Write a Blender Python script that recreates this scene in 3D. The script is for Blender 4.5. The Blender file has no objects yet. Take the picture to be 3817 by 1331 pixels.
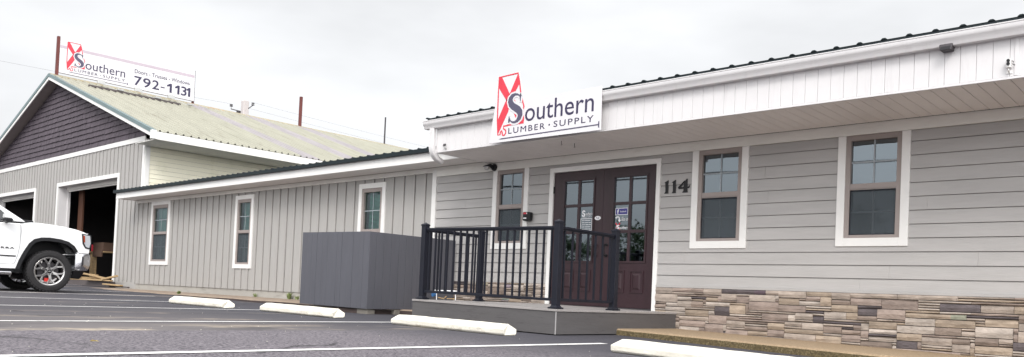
import bpy, bmesh, math, random
from mathutils import Vector, Matrix
random.seed(7)
scn = bpy.context.scene
COL = scn.collection
rad = math.radians

# ------------------------------------------------------------------ materials
MATS = {}
def mat(name, col, rough=0.6, var=0.0, vscale=(4, 4, 4), bump=0.0, bscale=60.0, metal=0.0, spec=0.5,
        stain=None, stain_scale=(1, 1, 1), stain_amt=0.5, attr=None, coat=0.0, bstretch=(1, 1, 1)):
    m = bpy.data.materials.new(name); m.use_nodes = True
    nt = m.node_tree; N = nt.nodes; L = nt.links
    b = N['Principled BSDF']
    b.inputs['Roughness'].default_value = rough
    b.inputs['Metallic'].default_value = metal
    b.inputs['Specular IOR Level'].default_value = spec
    if coat: b.inputs['Coat Weight'].default_value = coat; b.inputs['Coat Roughness'].default_value = 0.05
    tc = N.new('ShaderNodeTexCoord')
    def mapped(s):
        mp = N.new('ShaderNodeMapping'); mp.inputs['Scale'].default_value = s
        L.new(tc.outputs['Object'], mp.inputs['Vector']); return mp
    if attr:
        a = N.new('ShaderNodeAttribute'); a.attribute_name = attr; cur = a.outputs['Color']
    else:
        r = N.new('ShaderNodeRGB'); r.outputs[0].default_value = (*col, 1); cur = r.outputs[0]
    if var > 0:
        n = N.new('ShaderNodeTexNoise'); n.inputs['Scale'].default_value = 1.0
        n.inputs['Detail'].default_value = 6; n.inputs['Roughness'].default_value = 0.65
        L.new(mapped(vscale).outputs[0], n.inputs['Vector'])
        mr = N.new('ShaderNodeMapRange'); mr.inputs['From Min'].default_value = 0.3; mr.inputs['From Max'].default_value = 0.7
        mr.inputs['To Min'].default_value = 1 - var; mr.inputs['To Max'].default_value = 1 + var
        L.new(n.outputs['Fac'], mr.inputs['Value'])
        h = N.new('ShaderNodeVectorMath'); h.operation = 'SCALE'
        L.new(cur, h.inputs[0]); L.new(mr.outputs[0], h.inputs['Scale']); cur = h.outputs[0]
    if stain:
        n = N.new('ShaderNodeTexNoise'); n.inputs['Scale'].default_value = 1.0
        n.inputs['Detail'].default_value = 8; n.inputs['Roughness'].default_value = 0.7
        L.new(mapped(stain_scale).outputs[0], n.inputs['Vector'])
        cr = N.new('ShaderNodeMapRange'); cr.inputs['From Min'].default_value = 0.55; cr.inputs['From Max'].default_value = 0.72
        cr.inputs['To Min'].default_value = 0; cr.inputs['To Max'].default_value = stain_amt
        L.new(n.outputs['Fac'], cr.inputs['Value'])
        mx = N.new('ShaderNodeMix'); mx.data_type = 'RGBA'
        L.new(cr.outputs[0], mx.inputs['Factor']); L.new(cur, mx.inputs[6]); mx.inputs[7].default_value = (*stain, 1)
        cur = mx.outputs[2]
    L.new(cur, b.inputs['Base Color'])
    if bump > 0:
        n = N.new('ShaderNodeTexNoise'); n.inputs['Scale'].default_value = bscale
        n.inputs['Detail'].default_value = 5
        L.new(mapped(bstretch).outputs[0], n.inputs['Vector'])
        bp = N.new('ShaderNodeBump'); bp.inputs['Strength'].default_value = bump; bp.inputs['Distance'].default_value = 0.01
        L.new(n.outputs['Fac'], bp.inputs['Height']); L.new(bp.outputs[0], b.inputs['Normal'])
    MATS[name] = m
    return m

WHITE = mat('white_trim', (.765, .755, .735), .45, .04, (2, 2, 2), .05, 40, stain=(.5, .48, .44), stain_scale=(3, 3, 1), stain_amt=.12)
FASCIA_W = mat('white_vinyl', (.655, .64, .64), .45, .03, (1, 1, 3), stain=(.42, .40, .40), stain_scale=(11, 9, .8), stain_amt=.30)
CREAM_TRIM = mat('aged_white', (.78, .765, .72), .5, .06, (1, 1, 3), stain=(.38, .36, .30), stain_scale=(2, 2, 9), stain_amt=.3)
SIDING = mat('grey_lap', (.396, .382, .372), .6, .07, (1.2, 1, 9), .25, 1, bstretch=(9, 30, 160), stain=(.465, .45, .435), stain_scale=(.9, 1, 7), stain_amt=.55)
BATTEN = mat('grey_batten', (.368, .355, .340), .6, .05, (6, 6, .8), .15, 1, bstretch=(150, 30, 9))
SOFFIT = mat('soffit_vinyl', (.82, .785, .77), .5, .04, (3, 1, 1))
SHINGLE = mat('shake_shingle', (.078, .062, .076), .75, .34, (9, 9, 1.4), .5, 1, bstretch=(70, 70, 5))
YELLOW = mat('cream_siding', (.86, .82, .66), .5, .03, (1, 1, 4), stain=(.52, .50, .28), stain_scale=(2, 1.6, 1.2), stain_amt=.25)
ROOFM = mat('cream_metal', (.315, .308, .248), .5, .10, (.5, 4, .5), stain=(.17, .15, .11), stain_scale=(.6, 7, .6), stain_amt=.6)
SKYL = mat('fibreglass', (.30, .278, .285), .5, .14, (1, 6, 1), stain=(.20, .18, .19), stain_scale=(1, 10, 1), stain_amt=.5)
RUSTCAP = mat('ridge_metal', (.30, .26, .17), .6, .15, (3, 3, 3), stain=(.38, .17, .07), stain_scale=(1.5, 1.3, 1.5), stain_amt=.9)
GREENM = mat('green_metal', (.010, .017, .020), .55, .15, (3, 3, 3), spec=.25)
RAKEM = mat('grey_green_metal', (.12, .175, .18), .4, .1, (3, 3, 3))
RUST = mat('rusty_steel', (.13, .035, .03), .75, .3, (8, 8, 3), .3, 40, stain=(.05, .025, .03), stain_scale=(6, 6, 2), stain_amt=.7)
DARKSTEEL = mat('dark_steel', (.05, .045, .05), .6, .2, (8, 8, 3))
NAVYTXT = mat('navy_letter', (.028, .022, .065), .45)
GREYS = mat('slate_letter', (.075, .068, .115), .45)
RED = mat('red_vinyl', (.62, .035, .06), .45, .06, (5, 5, 5))
PANELW = mat('sign_white', (.65, .635, .65), .4, .03, (1, 1, 1))
LILAC = mat('lilac_stripe', (.47, .40, .45), .5, .04, (3, 3, 3))
BLACKM = mat('black_rail', (.009, .010, .017), .45, .15, (6, 6, 6), spec=.3)
BLACKP = mat('black_plastic', (.010, .010, .012), .45, .1, (6, 6, 6), spec=.35)
DECKM = mat('grey_deck_paint', (.090, .085, .086), .55, .10, (1.2, 1.2, 14), .2, 1, bstretch=(12, 12, 120), stain=(.055, .05, .052), stain_scale=(5, 5, 30), stain_amt=.85)
DECKTOP = mat('deck_boards', (.30, .28, .27), .55, .10, (1, 20, 2), .15, 60)
ENCM = mat('enclosure_paint', (.082, .083, .098), .6, .08, (5, 5, .8), .15, 1, bstretch=(90, 90, 6))
DOORM = mat('maroon_door', (.030, .013, .017), .35, .2, (3, 3, .6), .1, 1, bstretch=(60, 60, 6), stain=(.04, .018, .026), stain_scale=(4, 4, .8), stain_amt=.5)
SASH = mat('taupe_vinyl', (.295, .252, .235), .5, .05, (4, 4, 4))
MUNTIN = mat('grid_bar', (.30, .335, .36), .5)
INTER = mat('interior_wall', (.16, .16, .15), .8, .1, (1, 1, 1))
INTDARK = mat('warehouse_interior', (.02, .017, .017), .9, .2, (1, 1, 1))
BLIND = mat('blind_slat', (.25, .58, .46), .5, .05, (2, 2, 2))
CONC = mat('concrete', (.17, .155, .135), .85, .12, (3, 3, 3), .3, 50, stain=(.13, .12, .10), stain_scale=(2.5, 2.5, 4), stain_amt=.6)
STOPM = mat('painted_concrete', (.68, .65, .565), .8, .08, (4, 4, 4), .5, 45, stain=(.30, .25, .18), stain_scale=(5, 5, 11), stain_amt=.75)
FOUND = mat('foundation_grey', (.36, .345, .315), .8, .10, (1, 1, 4), .15, 30, stain=(.18, .165, .14), stain_scale=(1.2, 1, 5), stain_amt=.5)
STONE = mat('ledge_stone', (1, 1, 1), .85, .30, (6, 9, 14), .9, 28, attr='stone_colour', bstretch=(1, 1, 1.8))
MORTAR = mat('stone_gap', (.035, .03, .03), .95)
WOOD = mat('raw_pine', (.42, .29, .15), .7, .2, (4, 4, 20), .2, 30)
WOODGREY = mat('weathered_beam', (.09, .075, .075), .8, .2, (2, 8, 20), .3, 30)
CARD = mat('cardboard', (.095, .055, .038), .8, .08, (3, 3, 3))
BROWNPOST = mat('brown_post', (.085, .034, .018), .7, .2, (10, 10, 1.5))
TRUCKW = mat('truck_white', (.80, .80, .80), .22, .0, coat=.6)
CHROME = mat('chrome', (.55, .55, .57), .12, .0, metal=1.0)
ALU = mat('alloy_wheel', (.45, .44, .43), .28, .06, (10, 10, 10), metal=1.0)
RUBBER = mat('tyre_rubber', (.014, .013, .014), .8, .2, (12, 12, 12), .3, 60)
LAMPG = mat('lamp_lens', (.45, .47, .50), .08, .0, spec=.8, coat=.8)
AMBER = mat('amber_lens', (.30, .05, .02), .15)
TGLASS = mat('vehicle_glass', (.01, .012, .014), .04, spec=.9)
CALIPER = mat('red_caliper', (.65, .03, .02), .4)
BLUEP = mat('blue_valve', (.04, .13, .30), .4)
GALV = mat('galvanised', (.42, .42, .41), .45, .1, (10, 10, 10), metal=.4)
POLEM = mat('pole_concrete', (.50, .46, .45), .85, .06, (2, 2, 2))
PAINT = mat('road_paint', (.72, .71, .69), .7, .10, (3, 3, 3), stain=(.16, .15, .15), stain_scale=(9, 9, 9), stain_amt=.75)
LEAF = mat('tree_leaf', (.045, .085, .03), .7, .35, (.6, .6, .6))
BARK = mat('tree_bark', (.08, .06, .045), .9, .3, (6, 6, 1.5))
WEED = mat('weed_green', (.22, .27, .10), .7, .3, (20, 20, 20))
DRYLEAF = mat('dry_leaf', (.55, .42, .14), .7, .2, (30, 30, 30))
DECAL = mat('white_decal', (.78, .78, .80), .5)
FBLUE = mat('blue_decal', (.05, .045, .22), .5)
GLOBE = mat('lamp_globe', (.55, .55, .55), .25)
AGG = mat('exposed_aggregate', (.29, .21, .13), .9, .3, (45, 45, 45), .6, 90, stain=(.50, .40, .28), stain_scale=(60, 60, 60), stain_amt=.8)
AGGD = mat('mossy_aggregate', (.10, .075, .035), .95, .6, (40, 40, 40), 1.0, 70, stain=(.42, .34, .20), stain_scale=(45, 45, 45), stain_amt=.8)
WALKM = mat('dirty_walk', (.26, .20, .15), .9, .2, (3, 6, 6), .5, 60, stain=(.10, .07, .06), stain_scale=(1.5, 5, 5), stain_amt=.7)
WALKE = mat('dark_kerb', (.05, .035, .032), .9, .4, (5, 5, 12), .6, 50)  # kerb face much darker than the walk top; also on the enclosure pad

def glass_mat(name, ior=2.3, tint=(.62, .70, .74)):
    m = bpy.data.materials.new(name); m.use_nodes = True
    nt = m.node_tree; N = nt.nodes; L = nt.links
    N.remove(N['Principled BSDF']); out = N['Material Output']
    t = N.new('ShaderNodeBsdfTransparent'); t.inputs[0].default_value = (*tint, 1)
    g = N.new('ShaderNodeBsdfGlossy'); g.inputs['Roughness'].default_value = .015; g.inputs[0].default_value = (.76, .87, .95, 1)
    f = N.new('ShaderNodeFresnel'); f.inputs['IOR'].default_value = ior
    mx = N.new('ShaderNodeMixShader')
    L.new(f.outputs[0], mx.inputs[0]); L.new(t.outputs[0], mx.inputs[1]); L.new(g.outputs[0], mx.inputs[2]); L.new(mx.outputs[0], out.inputs[0])
    MATS[name] = m; return m
GLASS = glass_mat('window_glass', 2.6, (.45, .52, .55))
GLASSW = glass_mat('wing_glass', 1.75, (.80, .86, .85))
def screen_mat():
    m = bpy.data.materials.new('insect_screen'); m.use_nodes = True
    nt = m.node_tree; N = nt.nodes; L = nt.links
    b = N['Principled BSDF']; b.inputs['Base Color'].default_value = (.060, .074, .085, 1); b.inputs['Roughness'].default_value = .8
    t = N.new('ShaderNodeBsdfTransparent'); mx = N.new('ShaderNodeMixShader')
    n = N.new('ShaderNodeTexNoise'); n.inputs['Scale'].default_value = 7; tc = N.new('ShaderNodeTexCoord')
    L.new(tc.outputs['Object'], n.inputs['Vector'])
    mr = N.new('ShaderNodeMapRange'); mr.inputs['To Min'].default_value = .62; mr.inputs['To Max'].default_value = .80
    L.new(n.outputs['Fac'], mr.inputs['Value']); L.new(mr.outputs[0], mx.inputs[0])
    L.new(t.outputs[0], mx.inputs[1]); L.new(b.outputs[0], mx.inputs[2]); L.new(mx.outputs[0], N['Material Output'].inputs[0])
    return m
SCREEN = screen_mat()

def asphalt_mat():
    m = bpy.data.materials.new('asphalt'); m.use_nodes = True
    nt = m.node_tree; N = nt.nodes; L = nt.links; b = N['Principled BSDF']
    tc = N.new('ShaderNodeTexCoord'); sep = N.new('ShaderNodeSeparateXYZ'); L.new(tc.outputs['Object'], sep.inputs[0])
    def noise(scale, det=6, rough=.65, stretch=(1, 1, 1)):
        mp = N.new('ShaderNodeMapping'); mp.inputs['Scale'].default_value = stretch; L.new(tc.outputs['Object'], mp.inputs[0])
        n = N.new('ShaderNodeTexNoise'); n.inputs['Scale'].default_value = scale; n.inputs['Detail'].default_value = det; n.inputs['Roughness'].default_value = rough
        L.new(mp.outputs[0], n.inputs['Vector']); return n.outputs['Fac']
    def rng(v, a, b_, c=0., d=1.):
        mr = N.new('ShaderNodeMapRange'); mr.inputs['From Min'].default_value = a; mr.inputs['From Max'].default_value = b_
        mr.inputs['To Min'].default_value = c; mr.inputs['To Max'].default_value = d; L.new(v, mr.inputs['Value']); return mr.outputs[0]
    def mix(f, A, B):
        mx = N.new('ShaderNodeMix'); mx.data_type = 'RGBA'; L.new(f, mx.inputs['Factor'])
        for s, v in ((6, A), (7, B)):
            if isinstance(v, tuple): mx.inputs[s].default_value = (*v, 1)
            else: L.new(v, mx.inputs[s])
        return mx.outputs[2]
    def math_(op, a, b_=None):
        n = N.new('ShaderNodeMath'); n.operation = op
        for i, v in enumerate((a, b_)):
            if v is None: continue
            if isinstance(v, (int, float)): n.inputs[i].default_value = v
            else: L.new(v, n.inputs[i])
        return n.outputs[0]
    big = noise(.35, 5, .6); mid = noise(1.0, 6, .65, (1.4, .35, 1)); fine = noise(85, 3, .8); grit = noise(38, 4, .75)
    wob = math_('MULTIPLY', noise(2.5, 5, .7), .5)
    xx = math_('ADD', sep.outputs[0], wob)
    rough_zone = rng(xx, -6.78, -6.66)                     # coarse worn mix on the near side of the seam
    near_wall = rng(sep.outputs[1], 4.6, 6.2)              # fresher sealer by the building
    rough_zone2 = math_('MULTIPLY', rough_zone, rng(near_wall, 0, 1, 1, .25))
    smooth = mix(rng(mid, .35, .65), (.047, .045, .051), (.082, .077, .083))
    smooth = mix(rng(big, .35, .7), smooth, (.066, .060, .068))
    dusty = rng(sep.outputs[0], -10.5, -7.5, 0, .75)
    dusty = math_('MULTIPLY', dusty, rng(sep.outputs[1], 7.0, 3.0))
    smooth = mix(dusty, smooth, (.155, .140, .138))
    sealer = mix(rng(near_wall, 0, 1, 0, .6), smooth, (.040, .040, .052))
    coarse = mix(rng(grit, .38, .60), (.040, .035, .044), (.215, .195, .212))
    coarse = mix(rng(fine, .60, .70), coarse, (.33, .31, .31))
    coarse = mix(rng(near_wall, 0, 1, 0, .65), coarse, (.052, .051, .064))
    sealer = mix(rng(fine, .66, .76, 0, .5), sealer, (.30, .28, .28))
    c = mix(rough_zone2, sealer, coarse)
    sand = rng(noise(.62, 7, .72, (2.3, .42, 1)), .585, .66)
    seam = math_('MULTIPLY', rng(xx, -7.75, -6.95), rng(xx, -6.74, -6.82))
    seam = math_('MULTIPLY', seam, rng(noise(.75, 6, .7, (1.2, .5, 1)), .54, .62))
    sandm = math_('MAXIMUM', math_('MULTIPLY', sand, rng(sep.outputs[0], -6.9, -7.1, 0, .55)), math_('MULTIPLY', seam, .8))
    sandm = math_('MULTIPLY', sandm, rng(grit, .30, .55, .4, 1))
    c = mix(sandm, c, (.46, .385, .29))
    oil = math_('MULTIPLY', rng(noise(1.3, 4, .6, (1, .6, 1)), .60, .70, 0, .55), rng(big, .35, .6))
    c = mix(oil, c, (.022, .021, .026))
    vo = N.new('ShaderNodeTexVoronoi'); vo.feature = 'DISTANCE_TO_EDGE'; vo.inputs['Scale'].default_value = .45
    wm = N.new('ShaderNodeVectorMath'); wm.operation = 'ADD'; wn = N.new('ShaderNodeTexNoise'); wn.inputs['Scale'].default_value = 1.2; wn.inputs['Detail'].default_value = 6
    L.new(tc.outputs['Object'], wn.inputs['Vector']); L.new(tc.outputs['Object'], wm.inputs[0]); L.new(wn.outputs['Color'], wm.inputs[1]); L.new(wm.outputs[0], vo.inputs['Vector'])
    crack = math_('MULTIPLY', rng(vo.outputs['Distance'], .014, .003), rng(noise(.5, 3, .5), .50, .58, 0, .8))
    c = mix(crack, c, (.015, .014, .016))
    L.new(c, b.inputs['Base Color']); b.inputs['Roughness'].default_value = .85; b.inputs['Specular IOR Level'].default_value = .3
    bp = N.new('ShaderNodeBump'); bp.inputs['Distance'].default_value = .012
    L.new(rng(rough_zone2, 0, 1, .25, 1.0), bp.inputs['Strength']); L.new(grit, bp.inputs['Height']); L.new(bp.outputs[0], b.inputs['Normal'])
    return m
ASPH = asphalt_mat()

# ------------------------------------------------------------------ mesh helpers
class MB:
    def __init__(s): s.v = []; s.f = []; s.c = []
    def poly(s, pts, col=None):
        i = len(s.v); s.v += [tuple(p) for p in pts]; s.f.append(tuple(range(i, i + len(pts)))); s.c.append(col)
    def box(s, x0, x1, y0, y1, z0, z1, col=None):
        i = len(s.v)
        s.v += [(x, y, z) for z in (z0, z1) for y in (y0, y1) for x in (x0, x1)]
        for q in ((0, 2, 3, 1), (4, 5, 7, 6), (0, 1, 5, 4), (1, 3, 7, 5), (3, 2, 6, 7), (2, 0, 4, 6)):
            s.f.append(tuple(i + k for k in q)); s.c.append(col)
        return i
    def hexa(s, P, col=None):   # 8 points ordered as box()
        i = len(s.v); s.v += [tuple(p) for p in P]
        for q in ((0, 2, 3, 1), (4, 5, 7, 6), (0, 1, 5, 4), (1, 3, 7, 5), (3, 2, 6, 7), (2, 0, 4, 6)):
            s.f.append(tuple(i + k for k in q)); s.c.append(col)
    def beam(s, a, b, w, h, up=(0, 0, 1)):
        a = Vector(a); b = Vector(b); d = (b - a).normalized(); sd = d.cross(Vector(up))
        if sd.length < 1e-4: sd = d.cross(Vector((1, 0, 0)))
        sd.normalize(); u = sd.cross(d)
        P = []
        for zz in (-1, 1):
            for e in (a, b):
                for xx in (-1, 1): P.append(e + sd * xx * w / 2 + u * zz * h / 2)
        s.hexa(P)
    def tube(s, pts, r, n=8, cap=True):
        pts = [Vector(p) for p in pts]; rr = r if isinstance(r, (list, tuple)) else [r] * len(pts)
        rings = []; ref = None
        for k, p in enumerate(pts):
            d = (pts[min(k + 1, len(pts) - 1)] - pts[max(k - 1, 0)]).normalized()
            if ref is None: ref = Vector((0, 0, 1)) if abs(d.z) < .9 else Vector((1, 0, 0))
            a = d.cross(ref).normalized(); b = d.cross(a)
            i = len(s.v); s.v += [tuple(p + (a * math.cos(2 * math.pi * j / n) + b * math.sin(2 * math.pi * j / n)) * rr[k]) for j in range(n)]
            rings.append(i)
        for k in range(len(rings) - 1):
            for j in range(n):
                s.f.append((rings[k] + j, rings[k] + (j + 1) % n, rings[k + 1] + (j + 1) % n, rings[k + 1] + j)); s.c.append(None)
        if cap:
            s.f.append(tuple(rings[0] + j for j in range(n))[::-1]); s.c.append(None)
            s.f.append(tuple(rings[-1] + j for j in range(n))); s.c.append(None)
    def lathe(s, c, prof, axis='x', n=32, sgn=1):  # prof: (along, radius)
        rings = []
        for a, r in prof:
            i = len(s.v)
            for j in range(n):
                t = 2 * math.pi * j / n; p = r * math.cos(t); q = r * math.sin(t)
                if axis == 'x': s.v.append((c[0] + sgn * a, c[1] + p, c[2] + q))
                elif axis == 'y': s.v.append((c[0] + p, c[1] + sgn * a, c[2] + q))
                else: s.v.append((c[0] + p, c[1] + q, c[2] + sgn * a))
            rings.append(i)
        for k in range(len(rings) - 1):
            for j in range(n):
                s.f.append((rings[k] + j, rings[k] + (j + 1) % n, rings[k + 1] + (j + 1) % n, rings[k + 1] + j)); s.c.append(None)
    def prism(s, pts, fn, t0, t1):      # polygon pts (u,v) mapped by fn(u,v,t)
        n = len(pts); i = len(s.v)
        s.v += [tuple(fn(u, v, t0)) for u, v in pts] + [tuple(fn(u, v, t1)) for u, v in pts]
        s.f.append(tuple(range(i, i + n))); s.c.append(None); s.f.append(tuple(range(i + 2 * n - 1, i + n - 1, -1))); s.c.append(None)
        for k in range(n):
            s.f.append((i + k, i + n + k, i + n + (k + 1) % n, i + (k + 1) % n)); s.c.append(None)
    def build(s, name, m, parent=None, bevel=0, seg=2, smooth=False, attr=None, angle=35, recalc=True):
        me = bpy.data.meshes.new(name)
        off = parent['_o'] if parent is not None and '_o' in parent else (0, 0, 0)
        me.from_pydata([(x - off[0], y - off[1], z - off[2]) for x, y, z in s.v], [], s.f)
        if attr:
            ca = me.color_attributes.new(attr, 'FLOAT_COLOR', 'CORNER'); k = 0
            for p, c in zip(me.polygons, s.c):
                for _ in p.vertices: ca.data[k].color = (*c, 1); k += 1
        me.validate()
        if recalc:
            bm = bmesh.new(); bm.from_mesh(me)
            bmesh.ops.recalc_face_normals(bm, faces=bm.faces); bm.to_mesh(me); bm.free()
        o = bpy.data.objects.new(name, me); COL.objects.link(o)
        for q in (m if isinstance(m, (list, tuple)) else [m]): me.materials.append(q)
        if parent is not None:
            o.parent = parent; o['_o'] = off
        if bevel:
            b = o.modifiers.new('bevel', 'BEVEL'); b.width = bevel; b.segments = seg; b.limit_method = 'ANGLE'; b.angle_limit = rad(angle)
        if smooth:
            for p in me.polygons: p.use_smooth = True
            if smooth != 'all':
                try: me.set_sharp_from_angle(angle=rad(40))
                except Exception: pass
        return o

def thing(name, label, cat, loc=(0, 0, 0), group=None):
    o = bpy.data.objects.new(name, None); COL.objects.link(o); o.location = loc; o.empty_display_size = .1
    o['_o'] = tuple(loc); o['label'] = label; o['category'] = cat
    if group: o['group'] = group
    return o
def tag(o, label, cat, group=None):
    o['label'] = label; o['category'] = cat
    if group: o['group'] = group
    return o
def struct(o, label=None):
    o['kind'] = 'structure'
    if label: o['label'] = label
    return o
def single(mb, name, m, label, cat, loc, group=None, **k):
    """a thing made of one mesh, its origin at loc"""
    mb.v = [(x - loc[0], y - loc[1], z - loc[2]) for x, y, z in mb.v]
    o = mb.build(name, m, None, **k); o.location = loc
    return tag(o, label, cat, group)
def copy_tree(o, parent=None):
    c = o.copy(); COL.objects.link(c)
    if parent is not None: c.parent = parent
    for ch in list(o.children): copy_tree(ch, c)
    return c
def text_mb(body, u0, u1, v0, v1, fn, t0, t1, spacing=1.0, shear=0.0, bold=0.0):
    cu = bpy.data.curves.new('txt', 'FONT'); cu.body = body; cu.space_character = spacing; cu.shear = shear; cu.offset = bold
    cu.resolution_u = 4
    ob = bpy.data.objects.new('txt', cu); COL.objects.link(ob)
    dg = bpy.context.evaluated_depsgraph_get(); ev = ob.evaluated_get(dg); me = ev.to_mesh()
    V = [v.co.copy() for v in me.vertices]; F = [tuple(p.vertices) for p in me.polygons]
    ed = {}
    for f in F:
        for k in range(len(f)):
            e = (f[k], f[(k + 1) % len(f)]); ed[e] = 1
    ev.to_mesh_clear(); COL.objects.unlink(ob); bpy.data.objects.remove(ob)
    x0 = min(v.x for v in V); x1 = max(v.x for v in V); y0 = min(v.y for v in V); y1 = max(v.y for v in V)
    mb = MB(); n = len(V)
    q = [(u0 + (v.x - x0) / (x1 - x0) * (u1 - u0), v0 + (v.y - y0) / (y1 - y0) * (v1 - v0)) for v in V]
    mb.v = [tuple(fn(u, v, t1)) for u, v in q] + [tuple(fn(u, v, t0)) for u, v in q]
    mb.f = list(F) + [(a, b, b + n, a + n) for (a, b) in ed if (b, a) not in ed]
    mb.c = [None] * len(mb.f)
    return mb
def join(*ms):
    r = MB()
    for m in ms:
        i = len(r.v); r.v += m.v; r.f += [tuple(i + k for k in f) for f in m.f]; r.c += m.c
    return r

def gz(x):
    xs = [-400, -60, -35, -18.3, -14, -10.5, -8.5, -6, -4.4, -2.7, 0, 20, 400]; zs = [-.2, -.2, -.24, -.352, -.385, -.405, -.424, -.444, -.484, -.52, -.56, -.7, -.7]
    for k in range(len(xs) - 1):
        if x <= xs[k + 1]:
            t = (x - xs[k]) / (xs[k + 1] - xs[k]); return zs[k] + t * (zs[k + 1] - zs[k])
    return zs[-1]

# ------------------------------------------------------------------ ground
g = MB(); XS = [-400, -150, -60, -45, -35] + [-34 + .5 * k for k in range(69)] + [.6, 5, 20, 60, 400]
YS = [-400, -60, -5, 0, 5, 10, 15, 30, 80, 400]
nx = len(XS)
for y in YS:
    for x in XS: g.v.append((x, y, gz(x)))
for j in range(len(YS) - 1):
    for i in range(nx - 1): g.f.append((j * nx + i, j * nx + i + 1, (j + 1) * nx + i + 1, (j + 1) * nx + i)); g.c.append(None)
struct(g.build('parking_lot', ASPH, smooth='all'), 'worn dark asphalt parking lot sloping up to the left')

def stall_line(x, y0, y1, dx=0.0, w=.10):
    m = MB(); n = 24
    for k in range(n):
        ya = y0 + (y1 - y0) * k / n; yb = y0 + (y1 - y0) * (k + 1) / n
        xa = x + dx * k / n; xb = x + dx * (k + 1) / n
        m.poly([(xa - w / 2, ya, gz(xa - w / 2) + .005), (xa + w / 2, ya, gz(xa + w / 2) + .005), (xb + w / 2, yb, gz(xb + w / 2) + .005), (xb - w / 2, yb, gz(xb - w / 2) + .005)])
    struct(m.build('parking_line', PAINT))
stall_line(-5.15, .6, 7.0, .07); stall_line(-8.1, .9, 6.9, -.3); stall_line(-11.42, 1, 7.1, .07)
stall_line(-14.75, 1, 7.6, .6); stall_line(-17.55, 1, 7.6, .2); stall_line(-20.6, 1, 8.3, .1); stall_line(-28.3, 5.5, 10.4, .2)

def strip(name, m_top, m_edge, pts, label):
    """raised walk: pts = list of (x, yfront, ztop_front, yback, ztop_back); top sheet and kerb face"""
    t = MB(); e = MB(); n = len(pts)
    for k in range(n - 1):
        a = pts[k]; b = pts[k + 1]
        t.poly([(a[0], a[1], a[2]), (b[0], b[1], b[2]), (b[0], b[3], b[4]), (a[0], a[3], a[4])])
        t.poly([(a[0], a[1] , a[2]), (a[0], a[1] - .025, a[2] - .02), (b[0], b[1] - .025, b[2] - .02), (b[0], b[1], b[2])])
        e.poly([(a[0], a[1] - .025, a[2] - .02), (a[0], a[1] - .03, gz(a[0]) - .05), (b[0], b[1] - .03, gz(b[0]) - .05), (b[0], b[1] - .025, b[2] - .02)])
    for p in (pts[0], pts[-1]):
        e.poly([(p[0], p[1] - .03, gz(p[0]) - .05), (p[0], p[1] - .025, p[2] - .02), (p[0], p[1], p[2]), (p[0], p[3], p[4]), (p[0], p[3], gz(p[0]) - .05)])
    o = struct(t.build(name, m_top, recalc=False), label)
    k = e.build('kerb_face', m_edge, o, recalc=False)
    return o
def wob(x): return .018 * math.sin(x * 1.7) + .012 * math.sin(x * 4.3 + 1)
P = []
x = -26.0
while x <= -8.61:
    P.append((x, 8.75 + wob(x), -.315 + .004 * math.sin(3 * x), 10.12, -.30)); x += .29
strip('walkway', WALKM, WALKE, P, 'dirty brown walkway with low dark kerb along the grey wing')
P = []
x = -6.03
while x <= 2.0:
    zt = -.362 - .0205 * (x + 6.03)
    P.append((x, 8.58 + .5 * wob(x * 1.3) - .03 * (x + 6.03), zt, 10.08, zt + .0)); x += .22
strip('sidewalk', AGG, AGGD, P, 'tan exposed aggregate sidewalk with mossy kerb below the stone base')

# ------------------------------------------------------------------ wall builders
def cuts(x0, x1, za, zb, ops):
    """free x intervals of a strip za..zb given openings (x0,x1,z0,z1)"""
    seg = [(x0, x1)]
    for a, b, c, d in ops:
        if c < zb - 1e-6 and d > za + 1e-6:
            ns = []
            for s, e in seg:
                if b <= s or a >= e: ns.append((s, e)); continue
                if a > s: ns.append((s, a))
                if b < e: ns.append((b, e))
            seg = ns
    return seg
def lap(mb, x0, x1, z0, z1, expo, y, ops, th=.012, fn=lambda x, y, z: (x, y, z), start=None, gap=.0055):
    z = z0 if start is None else start
    JR = random.Random(31)
    while z < z1 - 1e-6:
        zt = min(z + expo, z1); j0 = x0 + JR.uniform(.3, 3.6); jts = [(j0 + 3.66 * q, j0 + 3.66 * q + .0018, z, zt) for q in range(8)]
        zs = sorted({max(z, z0), zt} | {q for o in ops for q in o[2:] if z < q < zt})
        for a, b in zip(zs[:-1], zs[1:]):
            if abs(b - zt) < 1e-6: b = zt - gap
            ya = y - .002 - th * (1 - (a - z) / expo); yb = y - .002 - th * (1 - (b - z) / expo)
            for s, e in cuts(x0, x1, a, b, ops + jts):
                mb.poly([fn(s, ya, a), fn(e, ya, a), fn(e, yb, b), fn(s, yb, b)])
                if abs(a - z) < 1e-6:
                    mb.poly([fn(s, y + .004, a), fn(e, y + .004, a), fn(e, ya, a), fn(s, ya, a)])
                if abs(b - zt + gap) < 1e-6: mb.poly([fn(s, yb, b), fn(e, yb, b), fn(e, y + .004, b), fn(s, y + .004, b)])
                mb.poly([fn(s, y, a), fn(s, ya, a), fn(s, yb, b), fn(s, y, b)]); mb.poly([fn(e, ya, a), fn(e, y, a), fn(e, y, b), fn(e, yb, b)])
        z = zt
def panel(mb, x0, x1, z0, z1, y, ops):
    zs = sorted({z0, z1} | {q for o in ops for q in o[2:] if z0 < q < z1})
    for a, b in zip(zs[:-1], zs[1:]):
        for s, e in cuts(x0, x1, a, b, ops): mb.poly([(s, y, a), (e, y, a), (e, y, b), (s, y, b)])
def batten_field(mb, x0, x1, xs, z0, z1, y, ops, w=.042, g=.008):
    e = [x0] + sorted(xs) + [x1]
    for a, b in zip(e[:-1], e[1:]):
        l = a + (w / 2 + g if a != x0 else 0); r = b - (w / 2 - .004 if b != x1 else 0)
        if r > l: panel(mb, l, r, z0, z1, y, ops)
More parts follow.
